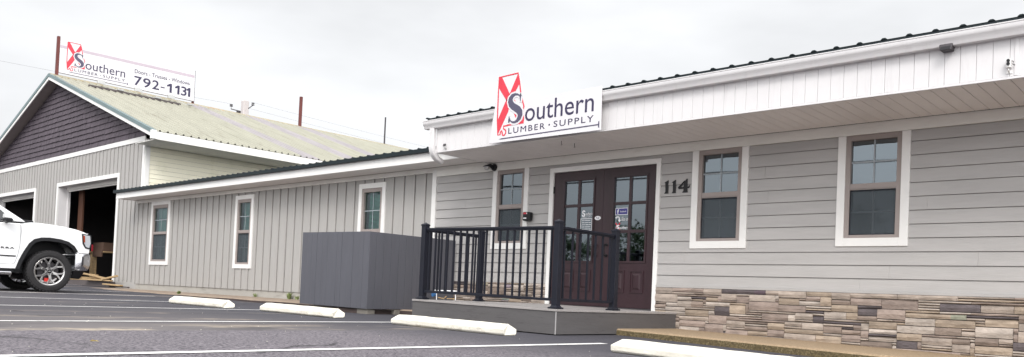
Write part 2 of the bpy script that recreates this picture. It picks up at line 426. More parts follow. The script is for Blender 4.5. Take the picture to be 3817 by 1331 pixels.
def battens(mb, xs, z0, z1, y, ops, w=.042, d=.024):
    for x in xs:
        zs = sorted({z0, z1} | {q for o in ops for q in o[2:] if z0 < q < z1})
        run = None; spans = []
        for a, b in zip(zs[:-1], zs[1:]):
            hit = any(o[0] < x + w / 2 and o[1] > x - w / 2 and o[2] < b - 1e-6 and o[3] > a + 1e-6 for o in ops)
            if not hit:
                if spans and abs(spans[-1][1] - a) < 1e-6: spans[-1][1] = b
                else: spans.append([a, b])
        for a, b in spans: mb.box(x - w / 2, x + w / 2, y - d, y - .0005, a, b)

WALLY = 10.0
def pane_curved(x0, x1, z0, z1, y, sag, n=10):
    m = MB()
    for j in range(n + 1):
        for i in range(n + 1):
            u = i / n * 2 - 1; v = j / n * 2 - 1
            m.v.append((x0 + (x1 - x0) * i / n, y + sag * (1 - u * u) * (1 - v * v), z0 + (z1 - z0) * j / n))
    for j in range(n):
        for i in range(n):
            k = j * (n + 1) + i; m.f.append((k, k + 1, k + n + 2, k + n + 1)); m.c.append(None)
    return m
def make_window(parent, x0, x1, z0, z1, tw, zsplit, top_trim=True, fr=.055, blinds=0, glass=GLASS, screen=True, bottom_trim=.10, sag=.0005):
    """double hung window; x0..x1,z0..z1 outer trim; returns opening rect"""
    y = WALLY
    t = MB(); zt = z1 - (tw if top_trim else 0); zb = z0 + bottom_trim
    t.box(x0, x0 + tw, y - .028, y + .02, z0, z1); t.box(x1 - tw, x1, y - .028, y + .02, z0, z1)
    t.box(x0 + tw, x1 - tw, y - .028, y + .02, z0, zb)
    if top_trim: t.box(x0 + tw, x1 - tw, y - .028, y + .02, zt, z1)
    w = t.build('window', WHITE, parent, bevel=.003)
    a, b = x0 + tw, x1 - tw
    f = MB(); yf0, yf1 = y - .016, y + .09
    f.box(a, a + fr, yf0, yf1, zb, zt); f.box(b - fr, b, yf0, yf1, zb, zt)
    f.box(a + fr, b - fr, yf0, yf1, zt - fr * 1.2, zt); f.box(a + fr, b - fr, yf0, yf1, zb, zb + fr * .7)
    f.box(a + fr, b - fr, yf0 + .008, yf1, zsplit - .033, zsplit + .03)
    f.box(a + fr, b - fr, yf0 - .004, yf0 + .02, zsplit - .047, zsplit - .036)
    f.build('sash_frame', SASH, w, bevel=.003)
    ga, gb = a + fr - .002, b - fr + .002
    for z_0, z_1, yy in ((zsplit + .028, zt - fr * 1.2 + .002, y + .03), (zb + fr * .7 - .002, zsplit - .031, y + .045)):
        pane_curved(ga, gb, z_0, z_1, yy, sag * random.uniform(.8, 1.3)).build('pane', glass, w, smooth='all', recalc=False)
        gm = MB(); xm = (ga + gb) / 2; zm = z_0 + (z_1 - z_0) * .5
        gm.box(xm - .009, xm + .009, yy - .008, yy - .003, z_0, z_1); gm.box(ga, xm - .009, yy - .008, yy - .003, zm - .009, zm + .009); gm.box(xm + .009, gb, yy - .008, yy - .003, zm - .009, zm + .009)
        gm.build('grille', MUNTIN, w)
    if screen:
        s = MB(); yy = y + .012; s.poly([(ga, yy, zb + fr * .7), (gb, yy, zb + fr * .7), (gb, yy, zsplit - .05), (ga, yy, zsplit - .05)])
        s.build('screen', SCREEN, w)
        s = MB(); q = .012
        s.box(ga, gb, yy - .006, yy + .006, zsplit - .062, zsplit - .0475); s.box(ga, ga + q, yy - .006, yy + .006, zb + fr * .7, zsplit - .062)
        s.box(gb - q, gb, yy - .006, yy + .006, zb + fr * .7, zsplit - .062); s.box(ga + q, gb - q, yy - .006, yy + .006, zb + fr * .7, zb + fr * .7 + q)
        s.build('screen_frame', BLACKM, w)
    if blinds:
        bl = MB(); z = zb + .05
        while z < zt - .06:
            bl.hexa([(ga + .01, y + .12, z), (gb - .01, y + .12, z), (ga + .01, y + .14, z + .017), (gb - .01, y + .14, z + .017),
                     (ga + .01, y + .12, z + .002), (gb - .01, y + .12, z + .002), (ga + .01, y + .14, z + .019), (gb - .01, y + .14, z + .019)]); z += .026
        bl.build('blind', BLIND, w)
    return w
def room(parent, name, x0, x1, y0, y1, z0, z1, m, front_ops, front=True):
    """closed interior shell facing inwards"""
    b = MB()
    b.poly([(x0, y0, z0), (x1, y0, z0), (x1, y1, z0), (x0, y1, z0)]); b.poly([(x0, y0, z1), (x0, y1, z1), (x1, y1, z1), (x1, y0, z1)])
    b.poly([(x0, y1, z0), (x1, y1, z0), (x1, y1, z1), (x0, y1, z1)]); b.poly([(x0, y0, z0), (x0, y1, z0), (x0, y1, z1), (x0, y0, z1)]); b.poly([(x1, y0, z0), (x1, y0, z1), (x1, y1, z1), (x1, y1, z0)])
    if front: panel(b, x0, x1, z0, z1, y0, front_ops)
    return b.build(name, m, parent, recalc=False)

# ------------------------------------------------------------------ main office building
OB = thing('office_building', 'single storey office with grey lap siding, stone base and deep white fascia', 'building', (-6, 10, -.44))
OX0, OX1 = -11.19, 1.6
wins = [(-9.735, -8.917, .778, 2.125), (-5.857, -5.018, .763, 2.125), (-3.836, -3.002, .775, 2.125)]
door_o = (-8.455, -6.375, -.2, 2.075)
ops = wins + [door_o]
sd = MB(); lap(sd, OX0, OX1, .245, 2.127, .1605, WALLY, ops, th=.015, start=.2295)
sd.build('siding', SIDING, OB, recalc=False)
st = MB()
for s, e in cuts(OX0, OX1, .2, .24, ops): st.box(s, e, WALLY - .034, WALLY - .0, .212, .2435)
st.build('starter_strip', SIDING, OB, bevel=.002)
fr = MB(); fr.box(OX0, OX1, WALLY - .026, WALLY + .02, 2.127, 2.262); fr.box(-11.30, -9.845, WALLY - .0255, WALLY + .02, 2.2625, 2.301); fr.build('frieze_board', CREAM_TRIM, OB, bevel=.003)
cb = MB(); cb.box(-11.30, -11.19, WALLY - .03, WALLY + .02, -.30, 2.262); cb.build('corner_board', WHITE, OB, bevel=.003)
room(OB, 'interior', OX0, OX1, WALLY + .012, 19.0, -.14, 2.30, INTER, [(a + .1, b - .1, c + .1, d - .0) for a, b, c, d in wins] + [(-8.37, -6.44, -.14, 2.0)])
for k, (a, b, c, d) in enumerate(wins):
    make_window(OB, a, b, c, d, .095, 1.505, top_trim=False)
sh = MB(); sh.box(OX1 - .02, OX1, WALLY + .02, 19, -.7, 2.8); sh.box(OX0 - .1, OX1 - .02, 19.0, 19.1, -.5, 2.8); sh.build('rear_wall', SIDING, OB)
# stone veneer
def stone_field(x0, x1, z0, z1):
    cw, ch = .045, .0298
    nxx = int((x1 - x0) / cw); nzz = int(round((z1 - z0) / ch)); cw = (x1 - x0) / nxx; ch = (z1 - z0) / nzz
    occ = [[False] * nxx for _ in range(nzz)]; m = MB(); R = random.Random(int(x0 * 100))
    pal = [(.35, .295, .255)] * 6 + [(.27, .215, .19)] * 6 + [(.33, .265, .205)] * 4 + [(.42, .37, .33)] * 5 + [(.20, .158, .135)] * 4 + [(.33, .285, .25)] * 3 + [(.105, .088, .092)] * 2
    for j in range(nzz - 1, -1, -1):
        for i in range(nxx):
            if occ[j][i]: continue
            h = R.choice([1, 1, 1, 2, 2, 3, 3, 3, 4]); w = R.choice([4, 5, 7, 8, 10, 12, 14]) if h < 3 else R.choice([5, 6, 7, 8, 9])
            h = min(h, j + 1)
            ww = 0
            while ww < w and i + ww < nxx and not occ[j][i + ww]: ww += 1
            if nxx - (i + ww) in (1, 2): ww = min(ww, nxx - i)
            hh = 1
            while hh < h and all(not occ[j - hh][i + q] for q in range(ww)): hh += 1
            for a in range(hh):
                for q in range(ww): occ[j - a][i + q] = True
            xa = x0 + i * cw + .0022; xb = x0 + (i + ww) * cw - .0022; za = z0 + (j - hh + 1) * ch + .0024; zb = z0 + (j + 1) * ch - .0024
            d = R.uniform(.026, .046); c = R.choice(pal); k = R.uniform(.82, 1.12); mn = (.33, .26, .20); mf = .18 if c[0] > .15 else .0; c = tuple((v * (1 - mf) + w_ * mf) * k for v, w_ in zip(c, mn))
            j_ = lambda s=.004: R.uniform(-s, s)
            yf = WALLY + .0 - d
            nsub = max(1, ww // 3); P0 = []
            # front face with slightly uneven relief
            xsn = [xa + (xb - xa) * q / nsub for q in range(nsub + 1)]
            row0 = [(xx + (j_(.003) if 0 < q < nsub else 0), yf + R.uniform(0, .008), za + R.uniform(0, .003)) for q, xx in enumerate(xsn)]
            rowm = [(xx, yf - R.uniform(.000, .012), (za + zb) / 2 + j_(.004)) for xx in xsn]
            row1 = [(xx, yf + R.uniform(0, .008), zb - R.uniform(0, .003)) for xx in xsn]
            c2 = tuple(v * R.uniform(.75, 1.2) for v in c)
            for q in range(nsub):
                cc = c if q < nsub / 2 + 1 or R.random() < .6 else c2
                m.poly([row0[q], row0[q + 1], rowm[q + 1], rowm[q]], cc); m.poly([rowm[q], rowm[q + 1], row1[q + 1], row1[q]], cc)
                m.poly([row1[q], row1[q + 1], (row1[q + 1][0], WALLY, row1[q + 1][2]), (row1[q][0], WALLY, row1[q][2])], c)
                m.poly([(row0[q][0], WALLY, row0[q][2]), (row0[q + 1][0], WALLY, row0[q + 1][2]), row0[q + 1], row0[q]], c)
            m.poly([(xa, WALLY, row0[0][2]), row0[0], rowm[0], row1[0], (xa, WALLY, row1[0][2])], c)
            m.poly([row0[-1], (xsn[-1], WALLY, row0[-1][2]), (xsn[-1], WALLY, row1[-1][2]), row1[-1], rowm[-1]], c)
    return m
sv = join(stone_field(-11.19, -8.458, -.32, .213), stone_field(-6.372, OX1, -.56, .213))
sv.build('stone_veneer', STONE, OB, attr='stone_colour', recalc=False)
mo = MB(); mo.box(-11.19, -8.456, WALLY - .018, WALLY + .01, -.5, .211); mo.box(-6.374, OX1, WALLY - .018, WALLY + .01, -.7, .211); mo.build('stone_backing', MORTAR, OB)
# soffit, fascia, gutter, roof
FX0 = -9.84; FY = 8.76; SZ = 2.262
so = MB(); x = FX0
while x < OX1:
    so.box(x, min(x + .1365, OX1), FY + .01, WALLY - .040, SZ, SZ + .012); x += .1415
so.build('soffit', SOFFIT, OB, bevel=.003, seg=1)
sb = MB(); sb.box(FX0 + .01, OX1, FY + .012, WALLY - .031, SZ + .0125, SZ + .02); sb.box(FX0, FX0 + .012, FY + .02, WALLY + 3, SZ + .021, 2.72); sb.build('soffit_backing', DARKSTEEL, OB)
fa = MB(); x = FX0; k = 0
while x < OX1:
    xe = min(x + (.1415 if k % 2 else .1415), OX1)
    fa.box(x + .0014, xe - .0014, FY - .012, FY, SZ + .018, 2.70); x = xe; k += 1
fa.build('fascia', FASCIA_W, OB, bevel=.002, seg=1)
fb = MB(); fb.box(FX0, OX1, FY + .0005, FY + .009, SZ + .013, 2.71); fb.box(FX0, OX1, FY - .018, FY + .0095, SZ - .008, SZ + .016); fb.box(FX0 - .012, FX0 - .0, FY - .02, FY + .9, SZ - .006, 2.69)
fb.box(-1.735, -1.70, FY - .02, FY - .0125, SZ + .018, 2.66)
fb.build('fascia_trim', FASCIA_W, OB, bevel=.003)
GX0 = -10.075
gprof = [(8.75, 2.765), (8.75, 2.645), (8.665, 2.645), (8.657, 2.660), (8.650, 2.685), (8.632, 2.705), (8.622, 2.725), (8.622, 2.758), (8.616, 2.762), (8.616, 2.772), (8.626, 2.772), (8.64, 2.762)]
gu = MB(); gu.prism(gprof, lambda u, v, t: (t, u, v), GX0, OX1); gutter = gu.build('gutter', FASCIA_W, OB, smooth=True)
# downspout : rectangular sweep
def rect_sweep(pts, w, d, side=Vector((1, 0, 0)), rib=None):
    m = MB(); rings = []
    pts = [Vector(p) for p in pts]
    for k, p in enumerate(pts):
        t = (pts[min(k + 1, len(pts) - 1)] - pts[max(k - 1, 0)]).normalized(); nrm = side.cross(t).normalized()
        s_ = 1.0 + (rib[k] if rib else 0)
        i = len(m.v); ww, dd = w / 2 * s_, d / 2 * s_; ch = .012
        for a, b in ((-ww + ch, -dd), (ww - ch, -dd), (ww, -dd + ch), (ww, dd - ch), (ww - ch, dd), (-ww + ch, dd), (-ww, dd - ch), (-ww, -dd + ch)): m.v.append(tuple(p + side * a + nrm * b))
        rings.append(i)
    for k in range(len(rings) - 1):
        for j in range(8): m.f.append((rings[k] + j, rings[k] + (j + 1) % 8, rings[k + 1] + (j + 1) % 8, rings[k + 1] + j)); m.c.append(None)
    return m
dsx = -9.90; path = [(dsx, 8.70, 2.655), (dsx, 8.70, 2.44), (dsx, 8.70, 2.35)]; rib = [0, 0, 0]
for k in range(1, 13):
    a = rad(72) * k / 12; path.append((dsx, 8.70 + .20 * (1 - math.cos(a)), 2.35 - .20 * math.sin(a))); rib.append(.02 if k % 2 else -.01)
e_ = path[-1]; path.append((dsx, e_[1] + .07, e_[2] - .024)); rib.append(0)
rect_sweep(path, .105, .078, rib=rib).build('downspout', FASCIA_W, gutter, smooth=True)
rf = MB(); RX0 = -10.0; SL = .045
def roof_z(y): return 2.803 + (y - 8.63) * SL
y1 = 19.2
rf.hexa([(RX0, 8.63, roof_z(8.63) - .004), (OX1, 8.63, roof_z(8.63) - .004), (RX0, y1, roof_z(y1) - .004), (OX1, y1, roof_z(y1) - .004), (RX0, 8.63, roof_z(8.63) + .002), (OX1, 8.63, roof_z(8.63) + .002), (RX0, y1, roof_z(y1) + .002), (OX1, y1, roof_z(y1) + .002)])
x = -9.98
k = 0
while x < OX1:
    za, zb = roof_z(8.625) + .002, roof_z(y1) + .002
    h = .017
    for (yy0, yy1, z0_, z1_) in ((8.622, y1, za, zb),):
        rf.hexa([(x - .034, yy0, z0_), (x + .034, yy0, z0_), (x - .034, yy1, z1_), (x + .034, yy1, z1_), (x - .014, yy0, z0_ + h), (x + .014, yy0, z0_ + h), (x - .014, yy1, z1_ + h), (x + .014, yy1, z1_ + h)])
    x += .2445
rf.build('roof', GREENM, OB, bevel=.003)
dr = MB(); dr.box(RX0 + .03, OX1, 8.634, 8.752, 2.774, roof_z(8.63) - .005); dr.build('drip_edge', GREENM, OB)

# doors
dfm = MB(); zdk = -.138
dfm.box(-8.455, -8.375, WALLY - .03, WALLY + .06, zdk, 2.075); dfm.box(-6.442, -6.375, WALLY - .03, WALLY + .06, zdk, 2.075); dfm.box(-8.375, -6.442, WALLY - .03, WALLY + .06, 2.0, 2.075)
dfm.build('door_frame', WHITE, OB, bevel=.004)
th = MB(); th.box(-8.375, -6.442, WALLY - .02, WALLY + .05, zdk, zdk + .025); th.build('threshold', DARKSTEEL, OB)
def F_door(u, v, t): return (u, WALLY - t, v)
def make_door(x0, x1, gx0, gx1, handle_x, hinge_left):
    """leaf with 2x3 lights and two raised panels"""
    z0, z1 = zdk + .03, 1.996; ya, yb = WALLY - .004, WALLY + .04
    gz0, gz1 = .585, 1.845; zc = (1.452, 1.030); bar = .022
    d = MB()
    pz0, pz1 = .114, .448
    xm = (gx0 + gx1) / 2
    opn = []
    zr = [gz0, zc[1] - bar, zc[1] + bar, zc[0] - bar, zc[0] + bar, gz1]
    for a, b in ((gx0, xm - bar), (xm + bar, gx1)):
        for c, e in ((gz0, zc[1] - bar), (zc[1] + bar, zc[0] - bar), (zc[0] + bar, gz1)): opn.append((a, b, c, e))
    panel(d, x0, x1, z0, z1, ya, opn); panel(d, x0, x1, z0, z1, yb, opn)
    for s in (x0, x1): d.poly([(s, ya, z0), (s, yb, z0), (s, yb, z1), (s, ya, z1)])
    for s in (z0, z1): d.poly([(x0, ya, s), (x1, ya, s), (x1, yb, s), (x0, yb, s)])
    for a, b, c, e in opn:
        for s in (a, b): d.poly([(s, ya, c), (s, yb, c), (s, yb, e), (s, ya, e)])
        for s in (c, e): d.poly([(a, ya, s), (b, ya, s), (b, yb, s), (a, yb, s)])
    # raised moulding round the glass
    mw = .028
    d.box(gx0 - mw, gx0, ya - .012, ya - .0005, gz0 - mw, gz1 + mw); d.box(gx1, gx1 + mw, ya - .012, ya - .0005, gz0 - mw, gz1 + mw)
    d.box(gx0, gx1, ya - .012, ya - .0005, gz1, gz1 + mw); d.box(gx0, gx1, ya - .012, ya - .0005, gz0 - mw, gz0)
    leaf = d.build('door', DOORM, OB)
    for a, b in ((gx0, gx0 + .24), (gx1 - .24, gx1)):
        p = MB(); q = .03
        p.hexa([(a, ya - .0005, pz0), (b, ya - .0005, pz0), (a, ya, pz0), (b, ya, pz0), (a, ya - .0005, pz0 + .001), (b, ya - .0005, pz0 + .001), (a, ya, pz0 + .001), (b, ya, pz0 + .001)])
        for (c0, c1, e0, e1) in ((a, b, pz1 - .02, pz1), (a, b, pz0, pz0 + .02), (a, a + .02, pz0 + .02, pz1 - .02), (b - .02, b, pz0 + .02, pz1 - .02)): p.box(c0, c1, ya - .012, ya - .0006, e0, e1)
        i = [(a + .05, ya - .0006, pz0 + .05), (b - .05, ya - .0006, pz0 + .05), (b - .05, ya - .0006, pz1 - .05), (a + .05, ya - .0006, pz1 - .05)]
        o_ = [(a + .075, ya - .012, pz0 + .075), (b - .075, ya - .012, pz0 + .075), (b - .075, ya - .012, pz1 - .075), (a + .075, ya - .012, pz1 - .075)]
        p.poly(o_)
        for k in range(4): p.poly([i[k], i[(k + 1) % 4], o_[(k + 1) % 4], o_[k]])
        p.build('raised_panel', DOORM, leaf, bevel=.002)
    for a, b, c, e in opn:
        pane_curved(a - .002, b + .002, c - .002, e + .002, ya + .018, .0, 2).build('pane', GLASS, leaf, smooth='all', recalc=False)
    h = MB(); hz0, hz1 = .645, .851
    h.tube([(handle_x, ya - .001, hz1 - .02), (handle_x, ya - .04, hz1 - .015), (handle_x, ya - .055, hz1 - .03), (handle_x, ya - .055, hz0 + .03), (handle_x, ya - .04, hz0 + .015), (handle_x, ya - .001, hz0 + .02)], .009, 8)
    h.lathe((handle_x, ya - .0005, hz1 - .02), [(0, .0), (0, .024), (.008, .022), (.01, 0)], 'y', 14, -1); h.lathe((handle_x, ya - .0005, hz0 + .02), [(0, 0), (0, .024), (.008, .022), (.01, 0)], 'y', 14, -1)
    h.build('handle', BLACKP, leaf, smooth=True)
    hx = x0 if hinge_left else x1
    for z in (.12, .93, 1.72):
        hb = MB(); hb.box(hx - .012, hx + .012, ya - .014, ya - .001, z - .055, z + .055); hb.build('hinge', BLACKP, leaf, bevel=.003)
    return leaf
ldoor = make_door(-8.368, -7.392, -8.145, -7.575, -7.49, True)
rdoor = make_door(-7.388, -6.449, -7.185, -6.61, -7.29, False)
def dec(mb, name, m, par): return mb.build(name, m, par, recalc=False)
def Fd(u, v, t): return (u, WALLY - .0045 - t, v)
gp = lambda u, v, t: (u, WALLY + .012 - t, v)
ov = MB(); ov.prism([(-7.478 + .058 * math.cos(a * math.pi / 12), 1.244 + .032 * math.sin(a * math.pi / 12)) for a in range(24)], Fd, .0005, .004); ov.build('oval_plate', DECAL, ldoor)
text_mb('Pull', -7.508, -7.448, 1.228, 1.262, Fd, .0042, .005).build('pull_text', GREYS, ldoor, recalc=False)
# left leaf decals
dec(text_mb('S', -7.80, -7.735, 1.275, 1.375, gp, 0, .001, bold=.03), 'decal_letter', DECAL, ldoor)
dec(text_mb('outhern', -7.728, -7.60, 1.292, 1.345, gp, 0, .001), 'decal_word', DECAL, ldoor)
dec(text_mb('LUMBER SUPPLY', -7.79, -7.61, 1.262, 1.276, gp, 0, .001, 1.2), 'decal_line', DECAL, ldoor)
b_ = MB(); a0, a1, c0, c1 = -7.822, -7.598, 1.056, 1.247; q = .009
for r in ((a0, a1, c1 - q, c1), (a0, a1, c0, c0 + q), (a0, a0 + q, c0 + q, c1 - q), (a1 - q, a1, c0 + q, c1 - q)): b_.box(r[0], r[1], WALLY + .011, WALLY + .012, r[2], r[3])
R = random.Random(3)
for k in range(5):
    z = 1.218 - .033 * k; x = a0 + .03
    for w in ((.05, .1, .03), (.04, .07, .06), (.06, .06, .05))[k % 3]:
        b_.box(x, min(x + w, a1 - .02), WALLY + .011, WALLY + .012, z - .007, z); x += w + .01
dec(b_, 'hours_notice', DECAL, ldoor)
# right leaf decals
b_ = MB(); b_.box(-7.156, -6.945, WALLY + .0105, WALLY + .012, 1.288, 1.376); fbk = dec(b_, 'blue_notice', FBLUE, rdoor)
b_ = MB(); q = .007
for r in ((-7.163, -6.938, 1.376, 1.383), (-7.163, -6.938, 1.281, 1.288), (-7.163, -7.156, 1.288, 1.376), (-6.945, -6.938, 1.288, 1.376)): b_.box(r[0], r[1], WALLY + .010, WALLY + .012, r[2], r[3])
dec(b_, 'notice_border', DECAL, rdoor)
dec(join(text_mb('f', -7.132, -7.098, 1.298, 1.366, gp, .002, .0028, bold=.04), text_mb('facebook', -7.075, -6.965, 1.318, 1.345, gp, .002, .0028)), 'notice_text', DECAL, rdoor)
b_ = MB(); pts = [(-7.155, 1.232), (-7.13, 1.252), (-7.10, 1.25), (-7.085, 1.225), (-7.085, 1.20)]
for p, r in zip(pts[:-1], pts[1:]):
    d = Vector((r[0] - p[0], r[1] - p[1])); n_ = Vector((-d.y, d.x)).normalized() * .010
    b_.prism([(p[0] - n_.x, p[1] - n_.y), (r[0] - n_.x, r[1] - n_.y), (r[0] + n_.x, r[1] + n_.y), (p[0] + n_.x, p[1] + n_.y)], gp, 0, .001)
b_.prism([(-7.115, 1.205), (-7.055, 1.205), (-7.085, 1.17)], gp, 0, .0012)
dec(join(b_, text_mb('like us', -7.05, -6.93, 1.19, 1.25, gp, 0, .001, shear=.3)), 'like_us_decal', DECAL, rdoor)
dec(text_mb('X', -7.165, -7.06, 1.06, 1.16, gp, 0, .0006, bold=.02), 'red_decal', RED, rdoor)
dec(join(text_mb('S', -7.135, -7.085, 1.065, 1.13, gp, .001, .0018, bold=.04), text_mb('outhern', -7.08, -6.925, 1.068, 1.11, gp, 0, .001, bold=.01), text_mb('LUMBER SUPPLY', -7.07, -6.925, 1.044, 1.057, gp, 0, .001, 1.2)), 'decal_word', DECAL, rdoor)

# ------------------------------------------------------------------ low wing
WG = thing('office_wing', 'low grey board and batten wing with narrow windows and white eave', 'building', (-17.8, 10, -.3))
WX0, WX1 = -24.25, -11.302
wwin = [(-23.297, -22.11, .417, 2.2055), (-18.53, -17.672, .364, 2.143), (-13.536, -12.68, .33, 2.126)]
wp = MB()
wp.poly([(WX0, WALLY, -.141), (WX0, WALLY + .13, -.141), (WX0, WALLY + .13, 2.25), (WX0, WALLY, 2.25)])
bx = [-24.21, -23.92, -23.57]; x = -21.95
bx += [-23.25 + .318 * k for k in range(4)]
while x < -11.45: bx.append(x); x += .3135 if x > -15.6 else .318
battens(wp, bx, -.141, 2.206, WALLY, wwin); batten_field(wp, WX0, WX1, bx, -.141, 2.206, WALLY, wwin)
wp.build('siding', BATTEN, WG, recalc=False)
wf = MB(); wf.box(-24.33, WX1, WALLY - .026, WALLY + .015, 2.207, 2.300); wf.build('frieze_board', CREAM_TRIM, WG, bevel=.003)
fd = MB(); fd.box(-24.19, WX1 + .1, WALLY + .018, WALLY + .1, -.4, -.144); fd.build('foundation', FOUND, WG)
room(WG, 'interior', WX0 + .02, WX1, WALLY + .02, 17.0, -.14, 2.3, INTER, [(a + .1, b - .1, c + .1, d - .06) for a, b, c, d in wwin])
make_window(WG, *wwin[0], .10, 1.322, top_trim=True, fr=.075, blinds=1, glass=GLASSW, sag=.001)
make_window(WG, *wwin[1], .10, 1.265, top_trim=True, fr=.065, blinds=1, glass=GLASSW, sag=.001)
make_window(WG, *wwin[2], .10, 1.175, top_trim=True, fr=.065, blinds=1, glass=GLASSW, sag=.001)
WFY = 9.45; WE0, WE1 = -24.49, -9.88
f_ = MB(); f_.box(WE0, WE1, WFY, WFY + .02, 2.296, 2.462); f_.box(WE0, WE0 + .02, WFY + .02, WALLY + .12, 2.296, 2.462); f_.build('fascia', WHITE, WG, bevel=.003)
s_ = MB(); segs = [WE0 + .02, -22.5, -19.6, -17.15]
for a, b in zip(segs, segs[1:]): s_.box(a, b - .04, WFY + .021, WALLY - .038, 2.302, 2.312)
x = -17.15
while x < WE1 - .02:
    s_.box(x, min(x + .136, WE1), WFY + .021, WALLY - .038, 2.302, 2.312); x += .1405
s_.build('soffit', SOFFIT, WG)
s_ = MB(); s_.box(WE0 + .02, WE1, WFY + .021, WALLY + .1, 2.314, 2.32); s_.build('soffit_backing', SASH, WG)
r_ = MB()
def wz(y): return 2.530 + (y - 9.38) * .03
r_.hexa([(WE0 - .06, 9.38, wz(9.38) - .072), (WE1, 9.38, wz(9.38) - .072), (WE0 - .06, 18, wz(18) - .072), (WE1, 18, wz(18) - .072), (WE0 - .06, 9.38, wz(9.38)), (WE1, 9.38, wz(9.38)), (WE0 - .06, 18, wz(18)), (WE1, 18, wz(18))])
x = WE0
while x < WE1:
    r_.hexa([(x - .03, 9.375, wz(9.38)), (x + .03, 9.375, wz(9.38)), (x - .03, 18, wz(18)), (x + .03, 18, wz(18)), (x - .012, 9.375, wz(9.38) + .018), (x + .012, 9.375, wz(9.38) + .018), (x - .012, 18, wz(18) + .018), (x + .012, 18, wz(18) + .018)]); x += .2445
r_.build('roof', GREENM, WG, bevel=.003)
s_ = MB(); s_.box(WX0, WX1, 17, 17.1, -.4, 2.6); s_.build('rear_wall', BATTEN, WG)

# ------------------------------------------------------------------ warehouse
WH = thing('warehouse', 'gabled warehouse with dark shake gable, open bay doors and cream metal roof', 'building', (-31.66, 10.12, -.28))
GY = 10.12; CX0, CX1 = -39.1, -24.25; RXC = -31.66; RIDZ = 7.1; SLP = .332; REND = 32.0
bay1 = (-31.43, -25.985, -.3, 3.255); bay2 = (-38.9, -33.665, -.3, 3.225)
w_ = MB()
bxs = []; x = CX0 + .1
while x < CX1 - .1: bxs.append(x); x += .2965
battens(w_, bxs, -.10, 4.085, GY, [bay1, bay2], w=.04); batten_field(w_, CX0, CX1, bxs, -.28, 4.085, GY, [bay1, bay2], w=.04, g=.008)
w_.box(-25.985, CX1 - .02, GY - .03, GY - .001, -.30, -.105); w_.box(bay2[1], bay1[0], GY - .03, GY - .001, -.30, -.105)
w_.build('siding', BATTEN, WH, recalc=False)
t_ = MB(); t_.box(CX0, CX1 + .005, GY - .035, GY, 4.085, 4.235); t_.box(CX1 - .13, CX1 + .005, GY - .034, GY, -.1, 4.0845); t_.box(CX1 - .0, CX1 + .03, GY + .0, GY + .13, -.2, 4.15)
t_.box(CX0 - .005, CX0 + .13, GY - .034, GY, -.1, 4.0845); t_.build('trim_band', WHITE, WH, bevel=.003)
# shakes on the gable
sh = MB(); R = random.Random(11); ex = .178; z = 4.236
def gable_half(z): return (RIDZ - .16 - z) / SLP
row = 0
while z < RIDZ - .2:
    zt = min(z + ex + .02, RIDZ - .17); hw0 = gable_half(z); x = max(CX0 - .1, RXC - hw0) + R.uniform(-.1, 0); xe = min(CX1 + .02, RXC + hw0)
    while x < xe:
        w = R.uniform(.09, .26); dz = R.uniform(-.010, .008)
        xa, xb = x + .003, min(x + w - .003, xe)
        if xb - xa > .02:
            zta = min(zt, RIDZ - .14 - SLP * abs(xa - RXC)); ztb = min(zt, RIDZ - .14 - SLP * abs(xb - RXC)); zb_ = z + dz if z > 4.24 else z
            if zta > zb_ and ztb > zb_:
                yb = GY - .045 + R.uniform(-.005, .005)
                sh.poly([(xa, yb, zb_), (xb, yb, zb_), (xb, GY - .008, ztb), (xa, GY - .008, zta)])
                sh.poly([(xa, GY - .002, zb_), (xb, GY - .002, zb_), (xb, yb, zb_), (xa, yb, zb_)])
                sh.poly([(xa, GY, zb_), (xa, yb, zb_), (xa, GY - .008, zta)]); sh.poly([(xb, yb, zb_), (xb, GY, zb_), (xb, GY - .008, ztb)])
        x += w
    z += ex
gb = sh.build('gable_shakes', SHINGLE, WH, recalc=False)
k_ = MB(); k_.poly([(CX0, GY - .001, 4.236), (CX1, GY - .001, 4.236), (CX1, GY - .001, 4.55), (RXC, GY - .001, RIDZ - .06), (CX0, GY - .001, 4.55)]); k_.build('gable_backing', MORTAR, WH)
# bay door trims
def bay(o, parent):
    x0, x1, z0, z1 = o; tw = .135
    b = MB(); b.box(x0, x0 + tw, GY - .035, GY + .02, z0 + .02, z1); b.box(x1 - tw * 1.0, x1, GY - .035, GY + .02, z0 + .02, z1); b.box(x0 + tw, x1 - tw, GY - .035, GY + .02, z1 - .13, z1)
    d = b.build('bay_door_frame', WHITE, parent, bevel=.003)
    j = MB(); j.box(x0 + tw - .02, x0 + tw, GY + .021, GY + .38, z0 + .02, z1 - .11); j.box(x1 - tw, x1 - tw + .02, GY + .021, GY + .38, z0 + .02, z1 - .11); j.box(x0 + tw, x1 - tw, GY + .021, GY + .38, z1 - .13, z1 - .11)
    j.box(x0 + tw, x0 + tw + .05, GY + .30, GY + .38, z0 + .02, z1 - .131)
    j.build('jamb', FASCIA_W, d)
    dd = MB(); dd.box(x0 + tw + .051, x1 - tw, GY + .25, GY + .30, z1 - .22, z1 - .132); dd.box(x0 + tw + .051, x1 - tw, GY + .301, GY + .34, z1 - .27, z1 - .14); dd.build('raised_door', CREAM_TRIM, d)
    return d
bay(bay1, WH); bay(bay2, WH)
room(WH, 'interior', CX0 + .05, CX1 - .05, GY + .02, REND - .3, -.275, 4.05, INTDARK, [(a + .1, b - .1, c, d - .1) for a, b, c, d in (bay1, bay2)])
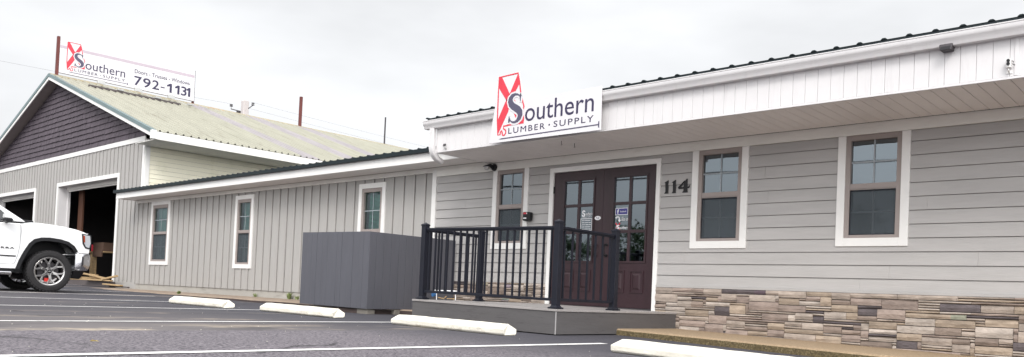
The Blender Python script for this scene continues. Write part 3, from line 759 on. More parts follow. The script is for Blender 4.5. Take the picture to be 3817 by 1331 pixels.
# yellow side wall
yw = MB(); fnx = lambda x, y, z: (CX1 - (y - 0.0), x, z)
lap(yw, GY + .131, REND, -.2, 4.2, .1335, 0.0, [], th=.014, fn=lambda x, y, z: (CX1 - y, x, z), start=-.2, gap=.004)
yw.build('side_siding', YELLOW, WH, recalc=False)
rw = MB(); rw.poly([(CX0, REND, -.3), (CX1, REND, -.3), (CX1, REND, 4.5), (RXC, REND, RIDZ - .03), (CX0, REND, 4.5)]); rw.poly([(CX0, GY, -.3), (CX0, REND, -.3), (CX0, REND, 4.3), (CX0, GY, 4.3)]); rw.build('rear_wall', YELLOW, WH)
# corrugated roof
def corr(y0, y1, sgn, mb, pitch=.2286, amp=.044):
    ys = []; y = y0
    k0 = math.floor(y0 / pitch)
    prof = [(0, 0), (.18, 0), (.27, 1), (.40, 1), (.49, 0), (.74, .0), (.78, .25), (.82, 0)]
    pts = []
    k = k0
    while k * pitch < y1:
        for t, h in prof:
            yy = (k + t) * pitch
            if y0 <= yy <= y1: pts.append((yy, h * amp))
        k += 1
    pts = [(y0, 0)] + pts + [(y1, 0)]
    xe = RXC + sgn * 8.81; n = 1
    for (ya, ha), (yb, hb) in zip(pts[:-1], pts[1:]):
        if yb - ya < 1e-5: continue
        mb.poly([(RXC, ya, RIDZ + ha), (RXC, yb, RIDZ + hb), (xe, yb, RIDZ - 8.81 * SLP + hb), (xe, ya, RIDZ - 8.81 * SLP + ha)])
sky = [(14.55, 15.3), (17.1, 17.9), (19.6, 20.5)]
rm = MB(); edges = [9.70] + [e for s in sky for e in s] + [REND + .3]
for a, b in zip(edges[::2], edges[1::2]): corr(a, b, 1, rm)
corr(9.70, REND + .3, -1, rm)
rm.build('roof', ROOFM, WH, recalc=False)
for a, b in sky:
    m = MB(); corr(a, b, 1, m); m.build('skylight_strip', SKYL, WH, recalc=False)
c_ = MB()
y = 9.72
while y < REND:
    L_ = 3.0; ye = min(y + L_, REND + .3)
    for s in (1, -1):
        c_.poly([(RXC, y, RIDZ + .055), (RXC, ye, RIDZ + .053), (RXC + s * .17, ye, RIDZ - .03), (RXC + s * .17, y, RIDZ - .028)])
        c_.poly([(RXC + s * .17, ye, RIDZ - .03), (RXC + s * .17, y, RIDZ - .028), (RXC + s * .175, y, RIDZ - .05), (RXC + s * .175, ye, RIDZ - .05)])
    y = ye
c_.build('ridge_cap', RUSTCAP, WH, recalc=False)
# rakes
EXH = 8.81
rk = MB(); rw_ = MB(); rs = MB()
for s in (1, -1):
    def P_(d, off): return (RXC + s * d, RIDZ - d * SLP + off)
    for (mb, ya, yb, o0, o1) in ((rk, 9.68, 9.80, .035, -.075), (rw_, 9.70, 9.735, -.076, -.185)):
        a = P_(0, 0); b = P_(EXH, 0)
        mb.hexa([(a[0], ya, a[1] + o1), (b[0], ya, b[1] + o1), (a[0], yb, a[1] + o1), (b[0], yb, b[1] + o1), (a[0], ya, a[1] + o0), (b[0], ya, b[1] + o0), (a[0], yb, a[1] + o0), (b[0], yb, b[1] + o0)])
    a = P_(0, -.14); b = P_(EXH, -.14)
    rs.poly([(a[0], 9.736, a[1]), (b[0], 9.736, b[1]), (b[0], GY, b[1]), (a[0], GY, a[1])])
rk.build('rake_flashing', RAKEM, WH); rw_.build('barge_board', WHITE, WH, bevel=.003); rs.build('rake_soffit', SASH, WH)
EX = RXC + EXH; EZ = RIDZ - EXH * SLP
ef = MB(); ef.box(EX - .03, EX + .012, 9.82, REND + .3, EZ - .235, EZ - .012)
ef.build('eave_fascia', CREAM_TRIM, WH, bevel=.004)
eb = MB(); eb.box(EX - .10, EX + .02, 9.675, 9.819, EZ - .23, EZ + .02); eb.build('eave_return', WHITE, WH, bevel=.01)
es = MB(); es.box(CX1 + .03, EX - .03, 9.80, REND, EZ - .232, EZ - .215); es.build('eave_soffit', CREAM_TRIM, WH)
# timber post inside the bay opening
p_ = MB(); p_.box(-31.15, -30.75, GY + .62, GY + .68, -.27, 3.05); p_.build('timber_post', BROWNPOST, WH)

# things in the bay
def Fl(x): return -.275
tb = thing('workbench', 'rough pine workbench just inside the open bay door', 'workbench', (-31.0, 11.7, -.275))
m = MB(); m.box(-32.2, -30.55, 11.45, 12.1, .90, .94); m.build('bench_top', WOOD, tb)
for xx in (-31.75, -31.5, -30.75):
    m = MB(); m.box(xx - .13 if xx < -31 else xx - .05, xx + .10 if xx < -31 else xx + .05, 11.5, 11.56, -.275, .899); 
    if xx != -30.75: m.build('leg', WOOD, tb)
m = MB(); m.box(-30.7, -30.62, 12.0, 12.08, -.275, .899); m.build('leg', WOOD, tb)
m = MB(); m.box(-31.54, -30.60, 11.46, 11.9, .941, 1.26); o = single(m, 'cardboard_box', CARD, 'brown cardboard box on the pine workbench in the bay', 'box', (-31.07, 11.68, .941), bevel=.006)
m = MB(); m.box(-31.4, -30.58, 11.40, 11.449, .74, .97); o = single(m, 'timber_crate', CARD, 'low reddish brown crate hung on the front of the workbench', 'crate', (-31.0, 11.42, .74), bevel=.005)
m = MB(); m.lathe((-31.75, 11.6, .941), [(0, 0), (0, .12), (.24, .12), (.25, .11), (.25, 0)], 'z', 20); single(m, 'paint_can', RED, 'red can standing on the workbench left of the cardboard box', 'can', (-31.75, 11.6, .941), smooth=True)
rk_ = thing('storage_rack', 'dark steel storage rack deep inside the open bay', 'rack', (-29.5, 14.0, -.275))
for xx in (-33.4, -31.6, -29.6):
    m = MB(); m.box(xx - .025, xx + .025, 13.9, 13.95, -.275, 2.6); m.build('upright', GALV, rk_)
for zz in (.35, .8, 1.2, 2.2):
    m = MB(); m.box(-33.4, -29.6, 13.86, 13.899, zz - .03, zz + .03); m.build('beam', GALV, rk_)
for k, (z0, z1, c) in enumerate(((-.2, .02, GALV), (.10, .28, GALV))):
    m = MB(); m.box(-30.7, -28.4, 13.0, 13.3, z0, z1); single(m, 'metal_bundle', c, ('lower' if k == 0 else 'upper') + ' grey bundle lying behind the workbench in the bay', 'bundle', (-29.5, 13.1, z0), bevel=.02)

# lumber pile before the bay
def plank(a, b, w, h, label, m=WOOD, name='timber_plank', grp='offcuts piled before the open bay'):
    q = MB(); q.beam(a, b, w, h); c = tuple((Vector(a) + Vector(b)) / 2)
    return single(q, name, m, label, 'timber', c, grp, bevel=.004)
bm_ = MB(); bm_.box(-29.6, -25.80, 9.92, 10.07, -.29, -.115); single(bm_, 'timber_beam', WOODGREY, 'weathered grey beam lying flat under the timber offcuts', 'timber', (-27.5, 10, -.29), bevel=.01)
plank((-29.9, 9.97, -.085), (-26.6, 10.0, -.085), .14, .05, 'long pine board lying flat on the grey beam')
plank((-27.6, 9.82, -.085), (-25.55, 9.86, -.09), .10, .04, 'front board running past the end of the grey beam')
plank((-28.6, 9.98, -.03), (-26.9, 10.0, -.03), .14, .05, 'second board stacked on the long pine board')
plank((-28.7, 9.90, .16), (-26.1, 9.86, -.02), .09, .04, 'pine stick sloping down to the right from the pile top')
plank((-28.9, 9.95, .11), (-27.0, 9.97, .05), .10, .05, 'short board near the top of the pile sloping gently')
plank((-28.75, 9.88, .03), (-28.1, 9.86, .05), .09, .09, 'square pine block at the left end of the pile')
plank((-26.1, 9.80, -.06), (-25.15, 9.86, .06), .07, .05, 'stick poking up at the right end of the pile')
plank((-25.9, 9.78, -.20), (-24.75, 9.84, -.22), .10, .04, 'low board on the ground right of the grey beam')
plank((-25.7, 9.9, -.25), (-24.5, 9.95, -.265), .07, .035, 'thin dark stick on the ground by the white corner', WOODGREY)
plank((-30.6, 9.75, -.06), (-29.7, 9.78, -.04), .1, .1, 'pine block at the far left end behind the truck tyre')

# ------------------------------------------------------------------ logo signs
SPINE = [(.612, 2.900, .006), (.592, 2.930, .010), (.555, 2.950, .014), (.505, 2.955, .020), (.458, 2.940, .032), (.424, 2.905, .042), (.418, 2.862, .048), (.436, 2.820, .050), (.478, 2.782, .050),
         (.530, 2.752, .052), (.582, 2.720, .054), (.616, 2.682, .052), (.624, 2.636, .046), (.606, 2.592, .038), (.568, 2.558, .026), (.520, 2.542, .017), (.472, 2.548, .013), (.436, 2.572, .010), (.412, 2.612, .008)]
STATE = [(.162, 3.258), (.547, 3.266), (.579, 3.14), (.613, 2.975), (.654, 2.846), (.690, 2.756), (.674, 2.70), (.692, 2.56), (.693, 2.517), (.441, 2.514), (.294, 2.508), (.300, 2.47), (.345, 2.44), (.348, 2.40), (.320, 2.37), (.285, 2.375), (.272, 2.42), (.258, 2.446), (.240, 2.43), (.232, 2.388), (.188, 2.385), (.163, 2.608), (.160, 2.974)]
def ribbon(mb, pts, w, fn, t0, t1, closed=False):
    n = len(pts); L_ = []; R_ = []
    for k in range(n):
        a = Vector(pts[(k - 1) % n][:2] if closed or k > 0 else pts[0][:2]); c = Vector(pts[(k + 1) % n][:2] if closed or k < n - 1 else pts[-1][:2])
        d = (c - a).normalized(); nr = Vector((-d.y, d.x)); hw = (w if not callable(w) else w(k)) / 2; p = Vector(pts[k][:2])
        L_.append(p + nr * hw); R_.append(p - nr * hw)
    m = n if closed else n - 1
    for k in range(m):
        j = (k + 1) % n
        i = len(mb.v)
        mb.v += [tuple(fn(p.x, p.y, t1)) for p in (L_[k], L_[j], R_[j], R_[k])] + [tuple(fn(p.x, p.y, t0)) for p in (L_[k], L_[j], R_[j], R_[k])]
        for q in ((0, 3, 2, 1), (0, 1, 5, 4), (2, 3, 7, 6)): mb.f.append(tuple(i + e for e in q)); mb.c.append(None)
def logo(parent, fn, with_halo_mat=PANELW):
    a = MB()
    ribbon(a, STATE, .022, fn, .0, .003, True)
    def cl(poly): a.prism(poly, fn, .0, .0025)
    cl([(.165, 3.25), (.225, 3.25), (.405, 2.96), (.385, 2.86), (.335, 2.885), (.165, 3.10)]); cl([(.545, 3.258), (.578, 3.10), (.475, 2.955), (.385, 2.965)])
    cl([(.335, 2.91), (.40, 2.83), (.38, 2.72), (.19, 2.40), (.163, 2.60)]); cl([(.50, 2.88), (.56, 2.78), (.53, 2.77), (.47, 2.84)]); cl([(.47, 2.72), (.56, 2.66), (.60, 2.58), (.56, 2.56)]); cl([(.60, 2.53), (.69, 2.525), (.66, 2.60)])
    a.build('state_emblem', RED, parent)
    h = MB(); ribbon(h, SPINE, lambda k: SPINE[k][2] * 2 + .052, fn, .0031, .0045); ribbon(h, [(.395, 2.665), (.392, 2.525)], .055, fn, .0031, .0045); ribbon(h, [(.632, 2.965), (.624, 2.825)], .055, fn, .0031, .0045)
    h.build('letter_halo', with_halo_mat, parent)
    s = MB(); ribbon(s, SPINE, lambda k: SPINE[k][2] * 2, fn, .0046, .007)
    s.prism([(.600, 2.925), (.632, 2.95), (.622, 2.842), (.612, 2.842)], fn, .0046, .0068); s.prism([(.425, 2.57), (.389, 2.543), (.400, 2.645), (.411, 2.643)], fn, .0046, .0068)
    s.build('serif_letter', GREYS, parent)
    text_mb('outhern', .719, 1.961, 2.528, 2.803, fn, 0, .003).build('name_letters', NAVYTXT, parent, recalc=False)
    text_mb('LUMBER', .399, 1.105, 2.383, 2.468, fn, 0, .003, 1.25).build('line_letters', NAVYTXT, parent, recalc=False)
    text_mb('SUPPLY', 1.267, 1.964, 2.389, 2.476, fn, 0, .003, 1.25).build('line_letters', NAVYTXT, parent, recalc=False)
    d = MB(); d.prism([(1.186 + .013 * math.cos(q * math.pi / 6), 2.432 + .013 * math.sin(q * math.pi / 6)) for q in range(12)], fn, 0, .003); d.build('dot', NAVYTXT, parent)
    n = MB(); n.prism([(.206, 2.322), (.268, 2.314), (2.048, 2.331), (2.051, 2.300), (2.068, 2.295), (2.064, 2.388), (2.050, 2.383), (2.048, 2.347), (.268, 2.331)], fn, 0, .003); n.build('nail_emblem', GREYS, parent)
SGN = thing('shop_sign', 'white sign with red state emblem and lumber supply lettering on the white fascia', 'sign', (-7.45, 8.60, 2.55))
SK = 8.602 / 8.68
fs = lambda u, v, t: ((u - 8.6) * SK, 8.602 - t, v * SK)
pb = MB(); pb.prism([(.005, 2.275), (2.095, 2.262), (2.085, 2.858), (.687, 2.846), (.630, 3.06), (.566, 3.288), (.135, 3.275), (.128, 2.974)], lambda u, v, t: ((u - 8.6) * SK, 8.602 - t, v * SK), -.010, 0)
pb.build('panel', PANELW, SGN, bevel=.002)
logo(SGN, fs)
br = MB(); br.box(-8.2, -8.15, 8.613, 8.745, 2.30, 2.62); br.box(-6.9, -6.85, 8.613, 8.745, 2.28, 2.62); br.build('bracket', GALV, SGN)
# rooftop billboard
BB = thing('billboard', 'long white rooftop billboard with phone number on rusty posts along the ridge', 'sign', (-31.66, 12.5, 7.15))
pb = MB(); pb.box(-31.64, -31.60, 9.99, 14.985, 7.215, 8.455); pb.build('panel', PANELW, BB, bevel=.003)
fbb = lambda u, v, t: (-31.599 + t * 1.2, 9.97 + .898 + 1.133 * (u - .721), 7.2 + .363 + 1.14 * (v - 2.532))
fraw = lambda u, v, t: (-31.599 + t, 9.97 + u, 7.2 + v)
m = MB(); m.prism([(.03, .925), (.29, .928), (.29, 1.03), (.03, 1.028)], fraw, 0, .002); m.prism([(.80, .93), (4.985, .965), (4.985, 1.068), (.76, 1.03)], fraw, 0, .002); m.build('stripe', LILAC, BB)
logo(BB, fbb)
text_mb('Doors - Trusses - Windows', 2.649, 4.806, .625, .772, fraw, 0, .004).build('line_letters', NAVYTXT, BB, recalc=False)
for ch, ua, ub, va, vb in (('7', 2.645, 2.93, .165, .515), ('9', 2.98, 3.27, .160, .520), ('2', 3.33, 3.60, .165, .520), ('-', 3.66, 3.82, .285, .325), ('1', 3.90, 4.10, .165, .515), ('1', 4.22, 4.41, .165, .515), ('3', 4.47, 4.70, .160, .520), ('1', 4.70, 4.85, .165, .515)):
    if ch == '1':
        w_ = .085; dg = MB(); dg.prism([(ub - w_, va), (ub, va), (ub, vb), (ub - w_ * .9, vb), (ua, vb - .075), (ua + .02, vb - .135), (ub - w_, vb - .10)], fraw, 0, .004)
        dg.build('phone_digit', NAVYTXT, BB)
    else: text_mb(ch, ua, ub, va, vb, fraw, 0, .004, bold=.012).build('phone_digit', NAVYTXT, BB, recalc=False)
m = MB(); m.box(-31.645, -31.597, 14.9855, 14.998, 7.21, 8.46); m.build('end_trim', DARKSTEEL, BB)
m = MB(); m.box(-31.612, -31.598, 9.995, 14.98, 7.216, 7.232); m.build('bottom_lip', DARKSTEEL, BB)
for yy, zt, w in ((9.945, 8.52, .05), (14.98, 7.22, .05)):
    m = MB(); m.box(-31.71, -31.645 if yy > 12 else -31.60, yy - .045, yy + .04, 7.05, zt); m.build('post', RUST, BB)
for k, (yy, zt, w, mm, lab) in enumerate(((19.93, 8.46, .055, RUST, 'thick rusty red post standing on the warehouse ridge'), (24.70, 8.46, .028, DARKSTEEL, 'thin dark post standing far along the warehouse ridge'))):
    m = MB(); m.box(-31.66 - w, -31.66 + w, yy - w, yy + w, 7.0, zt); single(m, 'steel_post', mm, lab, 'post', (-31.66, yy, 7.0), bevel=.004)
# rail and flood lights on roof
def rz(x): return RIDZ - (x - RXC) * SLP
rl = MB(); rl.beam((-30.28, 10.55, rz(-30.28) + .05), (-30.28, 13.85, rz(-30.28) + .05), .07, .05); rl.beam((-30.28, 10.55, rz(-30.28) + .085), (-30.28, 13.85, rz(-30.28) + .085), .03, .018)
single(rl, 'roof_rail', WOODGREY, 'dark conduit rail lying along the roof below the billboard', 'rail', (-30.28, 12.2, rz(-30.28)))
for k, (yy, xx, pos) in enumerate(((11.2, -30.95, 'nearest the gable'), (12.55, -31.0, 'in the middle'), (13.8, -31.0, 'at the far end'))):
    fl = thing('flood_light', 'small grey flood light below the billboard, ' + pos + ' of the rail', 'flood light', (xx, yy, rz(xx)), 'flood lights lighting the rooftop billboard')
    m = MB(); zz = rz(xx) + .20
    m.hexa([(xx - .05, yy - .13, zz - .07), (xx + .07, yy - .13, zz - .09), (xx - .05, yy + .13, zz - .07), (xx + .07, yy + .13, zz - .09), (xx - .09, yy - .13, zz + .07), (xx + .03, yy - .13, zz + .06), (xx - .09, yy + .13, zz + .07), (xx + .03, yy + .13, zz + .06)])
    m.build('housing', GALV, fl, bevel=.012)
    m = MB(); m.beam((xx, yy, zz - .06), (-30.3, yy + .35, rz(-30.3) + .08), .03, .02); m.build('arm', GALV, fl)
    m = MB(); m.box(-30.34, -30.22, yy + .33, yy + .53, rz(-30.28) + .09, rz(-30.28) + .16); m.build('junction_box', GALV, fl, bevel=.01)

# ------------------------------------------------------------------ deck and railing
DK = thing('entrance_deck', 'grey painted entrance deck in front of the double doors', 'deck', (-7.3, 8.6, -.44))
DX0, DX1, DY0 = -8.59, -6.02, 7.32
def dz(x): return -.138 + (DX1 - x) / (DX1 - DX0) * .031
m = MB()
y = DY0 - .012
while y < 9.95:
    ye = min(y + .137, 9.965)
    m.hexa([(DX0, y, dz(DX0) - .026), (DX1 + .01, y, dz(DX1) - .026), (DX0, ye, dz(DX0) - .026), (DX1 + .01, ye, dz(DX1) - .026), (DX0, y, dz(DX0)), (DX1 + .01, y, dz(DX1)), (DX0, ye, dz(DX0)), (DX1 + .01, ye, dz(DX1))]); y = ye + .004
m.build('deck_boards', DECKTOP, DK, bevel=.003)
m = MB(); zb0, zb1 = gz(DX0) + .012, gz(DX1) + .012
m.hexa([(DX0, DY0, zb0), (DX1 - .01, DY0, zb1), (DX0, DY0 + .025, zb0), (DX1 - .01, DY0 + .025, zb1), (DX0, DY0, dz(DX0) - .028), (DX1 - .01, DY0, dz(DX1) - .028), (DX0, DY0 + .025, dz(DX0) - .028), (DX1 - .01, DY0 + .025, dz(DX1) - .028)])
m.build('front_skirt', DECKM, DK, bevel=.002)
m = MB(); m.box(DX1 - .025, DX1, DY0 + .004, 9.965, zb1, dz(DX1) - .028); m.build('side_skirt', DECKM, DK, bevel=.002)
m = MB(); m.box(DX0 + .0, DX0 + .025, DY0 + .026, 9.965, zb0, dz(DX0) - .028); m.build('side_skirt', DECKM, DK)
m = MB(); m.box(DX1 - .009, DX1 + .003, DY0 - .003, DY0 + .0035, zb1, dz(DX1) - .029); m.build('corner_seam', mat('pale_seam', (.34, .33, .33), .6), DK)
RL = thing('railing', 'black metal railing around the entrance deck', 'railing', (-7.3, 7.9, -.13))
postxy = [(-6.10, 7.40, .895), (-6.10, 8.555, .89), (-8.48, 7.40, .92), (-8.48, 8.50, .92)]
for px, py, zt in postxy:
    z0 = dz(px); w = .04
    m = MB(); m.box(px - w, px + w, py - w, py + w, z0 + .001, zt); p = m.build('post', BLACKM, RL, bevel=.004)
    m = MB(); m.box(px - w - .006, px + w + .006, py - w - .006, py + w + .006, zt - .012, zt + .006)
    i = len(m.v); a = w + .003; m.v += [(px - a, py - a, zt + .0065), (px + a, py - a, zt + .0065), (px + a, py + a, zt + .0065), (px - a, py + a, zt + .0065), (px, py, zt + .036)]
    for q in range(4): m.f.append((i + q, i + (q + 1) % 4, i + 4)); m.c.append(None)
    m.build('post_cap', BLACKM, p, bevel=.002)
    m = MB(); q = .068; i = [(px - q, py - q), (px + q, py - q), (px - q, py + q), (px + q, py + q)]; r = w + .002; o_ = [(px - r, py - r), (px + r, py - r), (px - r, py + r), (px + r, py + r)]
    m.hexa([(a, b, z0 + .002) for a, b in i] + [(a, b, z0 + .022) for a, b in i]); q = .055; i = [(px - q, py - q), (px + q, py - q), (px - q, py + q), (px + q, py + q)]
    m.hexa([(a, b, z0 + .0225) for a, b in i] + [(a, b, z0 + .04) for a, b in o_])
    m.build('post_base', BLACKM, p, bevel=.003)
def section(a, b, zt_a, zt_b, zb_a, zb_b, n, off=0.0):
    a = Vector(a); b = Vector(b)
    m = MB(); m.beam((a.x, a.y, zt_a), (b.x, b.y, zt_b), .05, .028); m.beam((a.x, a.y, zt_a - .024), (b.x, b.y, zt_b - .024), .034, .018); m.build('top_rail', BLACKM, RL, bevel=.005)
    m = MB(); m.beam((a.x, a.y, zb_a), (b.x, b.y, zb_b), .034, .034); m.build('bottom_rail', BLACKM, RL, bevel=.004)
    for k in range(n):
        t = (k + .5 + off) / n; x, y = a.x + (b.x - a.x) * t, a.y + (b.y - a.y) * t; w = .0105
        m = MB(); m.box(x - w, x + w, y - w, y + w, zb_a + (zb_b - zb_a) * t + .0175, zt_a + (zt_b - zt_a) * t - .034); m.build('baluster', BLACKM, RL)
section((-8.438, 7.40), (-6.142, 7.40), .862, .832, .003, -.027, 19)
section((-6.10, 7.442), (-6.10, 8.513), .832, .826, -.027, -.031, 7, .0)
section((-8.48, 7.442), (-8.48, 8.458), .862, .860, .003, .0, 7)

# ------------------------------------------------------------------ equipment enclosure
EN = thing('equipment_enclosure', 'dark grey vertical board enclosure beside the entrance deck', 'enclosure', (-11.5, 9, -.32))
EX0, EX1, EY0 = -12.49, -10.556, 8.055
def board_panel(pa, pb, zb_a, zb_b, zt_a, zt_b, nrm, n):
    """vertical boards from pa to pb (xy); nrm outward"""
    m = MB(); R = random.Random(5)
    pa = Vector(pa); pb = Vector(pb); nr = Vector(nrm)
    cuts_ = [0]
    for k in range(n): cuts_.append(cuts_[-1] + R.uniform(.8, 1.2))
    cuts_ = [c / cuts_[-1] for c in cuts_]
    for t0, t1 in zip(cuts_[:-1], cuts_[1:]):
        g_ = .0022 / (pb - pa).length; d = .020 + R.uniform(-.002, .002)
        A = pa + (pb - pa) * (t0 + g_); B = pa + (pb - pa) * (t1 - g_)
        za = zb_a + (zb_b - zb_a) * (t0 + t1) / 2; zt0 = zt_a + (zt_b - zt_a) * t0; zt1 = zt_a + (zt_b - zt_a) * t1
        m.hexa([(A.x + nr.x * d, A.y + nr.y * d, za), (B.x + nr.x * d, B.y + nr.y * d, za), (A.x, A.y, za), (B.x, B.y, za), (A.x + nr.x * d, A.y + nr.y * d, zt0), (B.x + nr.x * d, B.y + nr.y * d, zt1), (A.x, A.y, zt0), (B.x, B.y, zt1)])
    return m
board_panel((EX0, EY0), (EX1 - .0205, EY0), -.305, -.321, .955, .932, (0, -1), 13).build('front_boards', ENCM, EN, bevel=.002, seg=1)
board_panel((EX1 - .02, EY0 - .02), (EX1 - .02, 9.94), -.321, -.31, .932, .932, (1, 0), 13).build('side_boards', ENCM, EN, bevel=.002, seg=1)
board_panel((EX0 + .02, EY0 + .0005), (EX0 + .02, 9.94), -.305, -.305, .955, .95, (-1, 0), 13).build('side_boards', ENCM, EN, bevel=.002, seg=1)
m = MB(); m.box(EX0 + .03, EX1 - .03, EY0 + .001, EY0 + .03, -.30, .90); m.box(EX1 - .05, EX1 - .021, EY0 + .031, 9.93, -.30, .90); m.build('frame', WOODGREY, EN)
m = MB(); m.box(-12.4, -10.9, 8.3, 9.7, -.31, -.30); m.box(-12.1, -11.1, 8.6, 9.5, -.299, .6); single(m, 'heat_pump', GALV, 'grey unit standing hidden inside the board enclosure', 'heat pump', (-11.6, 9, -.31), bevel=.02)
for k, (xx, yy, w, d) in enumerate(((-12.0, 8.10, .34, .16), (-10.72, 8.07, .28, .16), (-10.64, 8.62, .15, .38))):
    m = MB(); m.box(xx - w / 2, xx + w / 2, yy, yy + d, gz(xx) - .01, -.325 if k else -.31); single(m, 'concrete_block', CONC, ('stained concrete block under the far front edge of the enclosure', 'stained concrete block under the near corner of the enclosure', 'stained concrete block under the side of the enclosure nearest the deck')[k], 'block', (xx, yy + d / 2, gz(xx)), 'blocks carrying the enclosure', bevel=.012)
m = MB(); m.box(-12.44, -10.62, 8.075, 8.6, gz(-11.5) - .02, -.335); single(m, 'gap_shade_pad', WALKE, 'dark pad added as shade in the gap beneath the enclosure', 'pad', (-11.5, 8.3, -.42), bevel=.01)  # added dark box, stands in for the shade under the boards

# pipe run beside the deck
PR = thing('pipe_run', 'low white pipe run on thin legs between enclosure and deck', 'pipe', (-10.1, 9.3, -.31))
m = MB(); m.box(-10.36, -9.82, 9.27, 9.35, -.002, .04); m.build('pipe_cover', DECAL, PR, bevel=.012)
for xx in (-10.30, -9.83):
    m = MB(); m.tube([(xx, 9.30, -.31), (xx + .01, 9.30, -.16), (xx, 9.30, 0)], .008, 8); m.build('leg', DECAL, PR)
m = MB(); m.lathe((-10.33, 9.24, -.045), [(0, 0), (0, .035), (.05, .035), (.05, 0)], 'y', 14, 1); m.build('valve', BLUEP, PR, smooth=True)
m = MB(); m.tube([(-10.25, 9.3, -.09), (-10.1, 9.29, -.105), (-10.05, 9.3, -.06)], .009, 6); m.tube([(-10.03, 9.3, -.10), (-9.85, 9.3, -.10)], .009, 6); m.build('hose', WOOD, PR)

# ------------------------------------------------------------------ wheel stops
def wheel_stop(xc, yc, L_, tilt, label, R):
    z0 = gz(xc); m = MB(); sec = [(-.082, .003), (-.102, .022), (-.102, .07), (-.052, .128), (.052, .128), (.102, .07), (.102, .022), (.082, .003)]
    def inset(z): return .02 if z < .01 else (.012 if z < .1 else .10)
    n = 14; rings = []
    for k in range(n + 1):
        t = k / n; ring = []
        for (a, z) in sec:
            half = L_ / 2 - inset(z); x = -half + 2 * half * t
            jj = .0025
            ring.append((xc + x + R.uniform(-jj, jj), yc + a + tilt * x + R.uniform(-jj, jj), gz(xc) + (gz(xc + L_ / 2) - gz(xc - L_ / 2)) * x / L_ + z + (R.uniform(-jj, jj) if z > .01 else 0)))
        rings.append(len(m.v)); m.v += ring
    for k in range(n):
        for j in range(8): m.f.append((rings[k] + j, rings[k] + (j + 1) % 8, rings[k + 1] + (j + 1) % 8, rings[k + 1] + j)); m.c.append(None)
    m.f.append(tuple(rings[0] + j for j in range(8))); m.f.append(tuple(rings[-1] + j for j in range(8))[::-1]); m.c += [None, None]
    return single(m, 'wheel_stop', STOPM, label, 'wheel stop', (xc, yc, z0), 'concrete wheel stops along the building', bevel=.006)
R = random.Random(2)
wheel_stop(-12.67, 6.30, 1.80, .02, 'cream concrete wheel stop farthest left, by the grassy kerb of the wing', R)
wheel_stop(-10.16, 6.56, 1.85, .02, 'cream concrete wheel stop in front of the dark grey enclosure', R)
wheel_stop(-7.03, 6.58, 2.02, -.02, 'cream concrete wheel stop in front of the grey entrance deck', R)
wheel_stop(-3.42, 6.26, 1.98, .0, 'cream concrete wheel stop nearest, below the stone base at bottom right', R)

# ------------------------------------------------------------------ small fittings
def Fw(u, v, t): return (u, WALLY - .012 - t, v)
one = [(-6.300, 1.556), (-6.232, 1.556), (-6.238, 1.575), (-6.240, 1.745), (-6.300, 1.712), (-6.296, 1.704), (-6.284, 1.705), (-6.280, 1.58)]
for k, dx in enumerate((0, .123)):
    m = MB(); m.prism([(u + dx, v) for u, v in one], Fw, 0, .018)
    single(m, 'house_number', BLACKP, ('black numeral 1 nearest the door trim', 'black numeral 1 between the other 1 and the 4')[k], 'house number', (-6.266 + dx, WALLY - .012, 1.56), 'house numbers reading 114', bevel=.003)
m = MB()
m.prism([(-6.008, 1.556), (-5.918, 1.556), (-5.928, 1.58), (-5.929, 1.745), (-5.937, 1.748), (-5.985, 1.69), (-5.985, 1.58)], Fw, 0, .018)
m.prism([(-6.078, 1.632), (-6.062, 1.608), (-5.990, 1.612), (-5.990, 1.634), (-6.035, 1.634)], Fw, 0, .016); m.prism([(-6.078, 1.632), (-6.040, 1.634), (-5.980, 1.70), (-5.975, 1.725)], Fw, 0, .016)
m.prism([(-5.928, 1.614), (-5.900, 1.616), (-5.886, 1.662), (-5.905, 1.636), (-5.928, 1.636)], Fw, 0, .016)
single(m, 'house_number', BLACKP, 'black numeral 4 beside the white window trim', 'house number', (-5.98, WALLY - .012, 1.56), 'house numbers reading 114', bevel=.002)
# wall lamp
def wall_lamp(x, y, z, label):
    W = thing('wall_lamp', label, 'lamp', (x, y, z))
    m = MB(); m.lathe((x, y, z), [(0, 0), (0, .062), (.02, .060), (.03, .045), (.03, 0)], 'y', 24, -1); m.build('back_plate', BLACKP, W, smooth=True)
    m = MB(); m.tube([(x - .01, y - .03, z + .005), (x - .05, y - .06, z + .03), (x - .09, y - .08, z + .03)], [.035, .03, .02], 12); m.lathe((x - .10, y - .09, z + .0), [(.04, 0), (.036, .03), (.02, .062), (.012, .064), (.012, 0)], 'z', 20); m.build('hood', BLACKP, W, smooth=True)
    m = MB(); m.lathe((x - .10, y - .09, z - .05), [(.06, .045), (.04, .045), (.01, .035), (0, .015), (0, 0)], 'z', 18); m.build('globe', GLOBE, W, smooth=True)
wall_lamp(-9.71, 9.972, 2.185, 'black dome wall lamp under the soffit left of the door')
wall_lamp(-1.52, 9.972, 2.17, 'black wall lamp under the soffit at the right edge')
# keypad / card reader
K = thing('key_box', 'small black box with red strip beside the window trim', 'key box', (-8.862, 9.95, 1.31))
m = MB(); m.prism([(-8.945, 1.245), (-8.925, 1.236), (-8.90, 1.232), (-8.80, 1.238), (-8.79, 1.25), (-8.785, 1.36), (-8.795, 1.378), (-8.93, 1.383), (-8.942, 1.37)], lambda u, v, t: (u, 9.971 - t, v), 0, .075); m.build('case', BLACKP, K, bevel=.008)
m = MB(); m.box(-8.925, -8.86, 9.892, 9.8955, 1.345, 1.370); m.build('red_strip', RED, K)
m = MB(); m.box(-8.859, -8.845, 9.892, 9.8955, 1.345, 1.370); m.box(-8.925, -8.86, 9.892, 9.8955, 1.268, 1.288); m.build('white_label', DECAL, K)
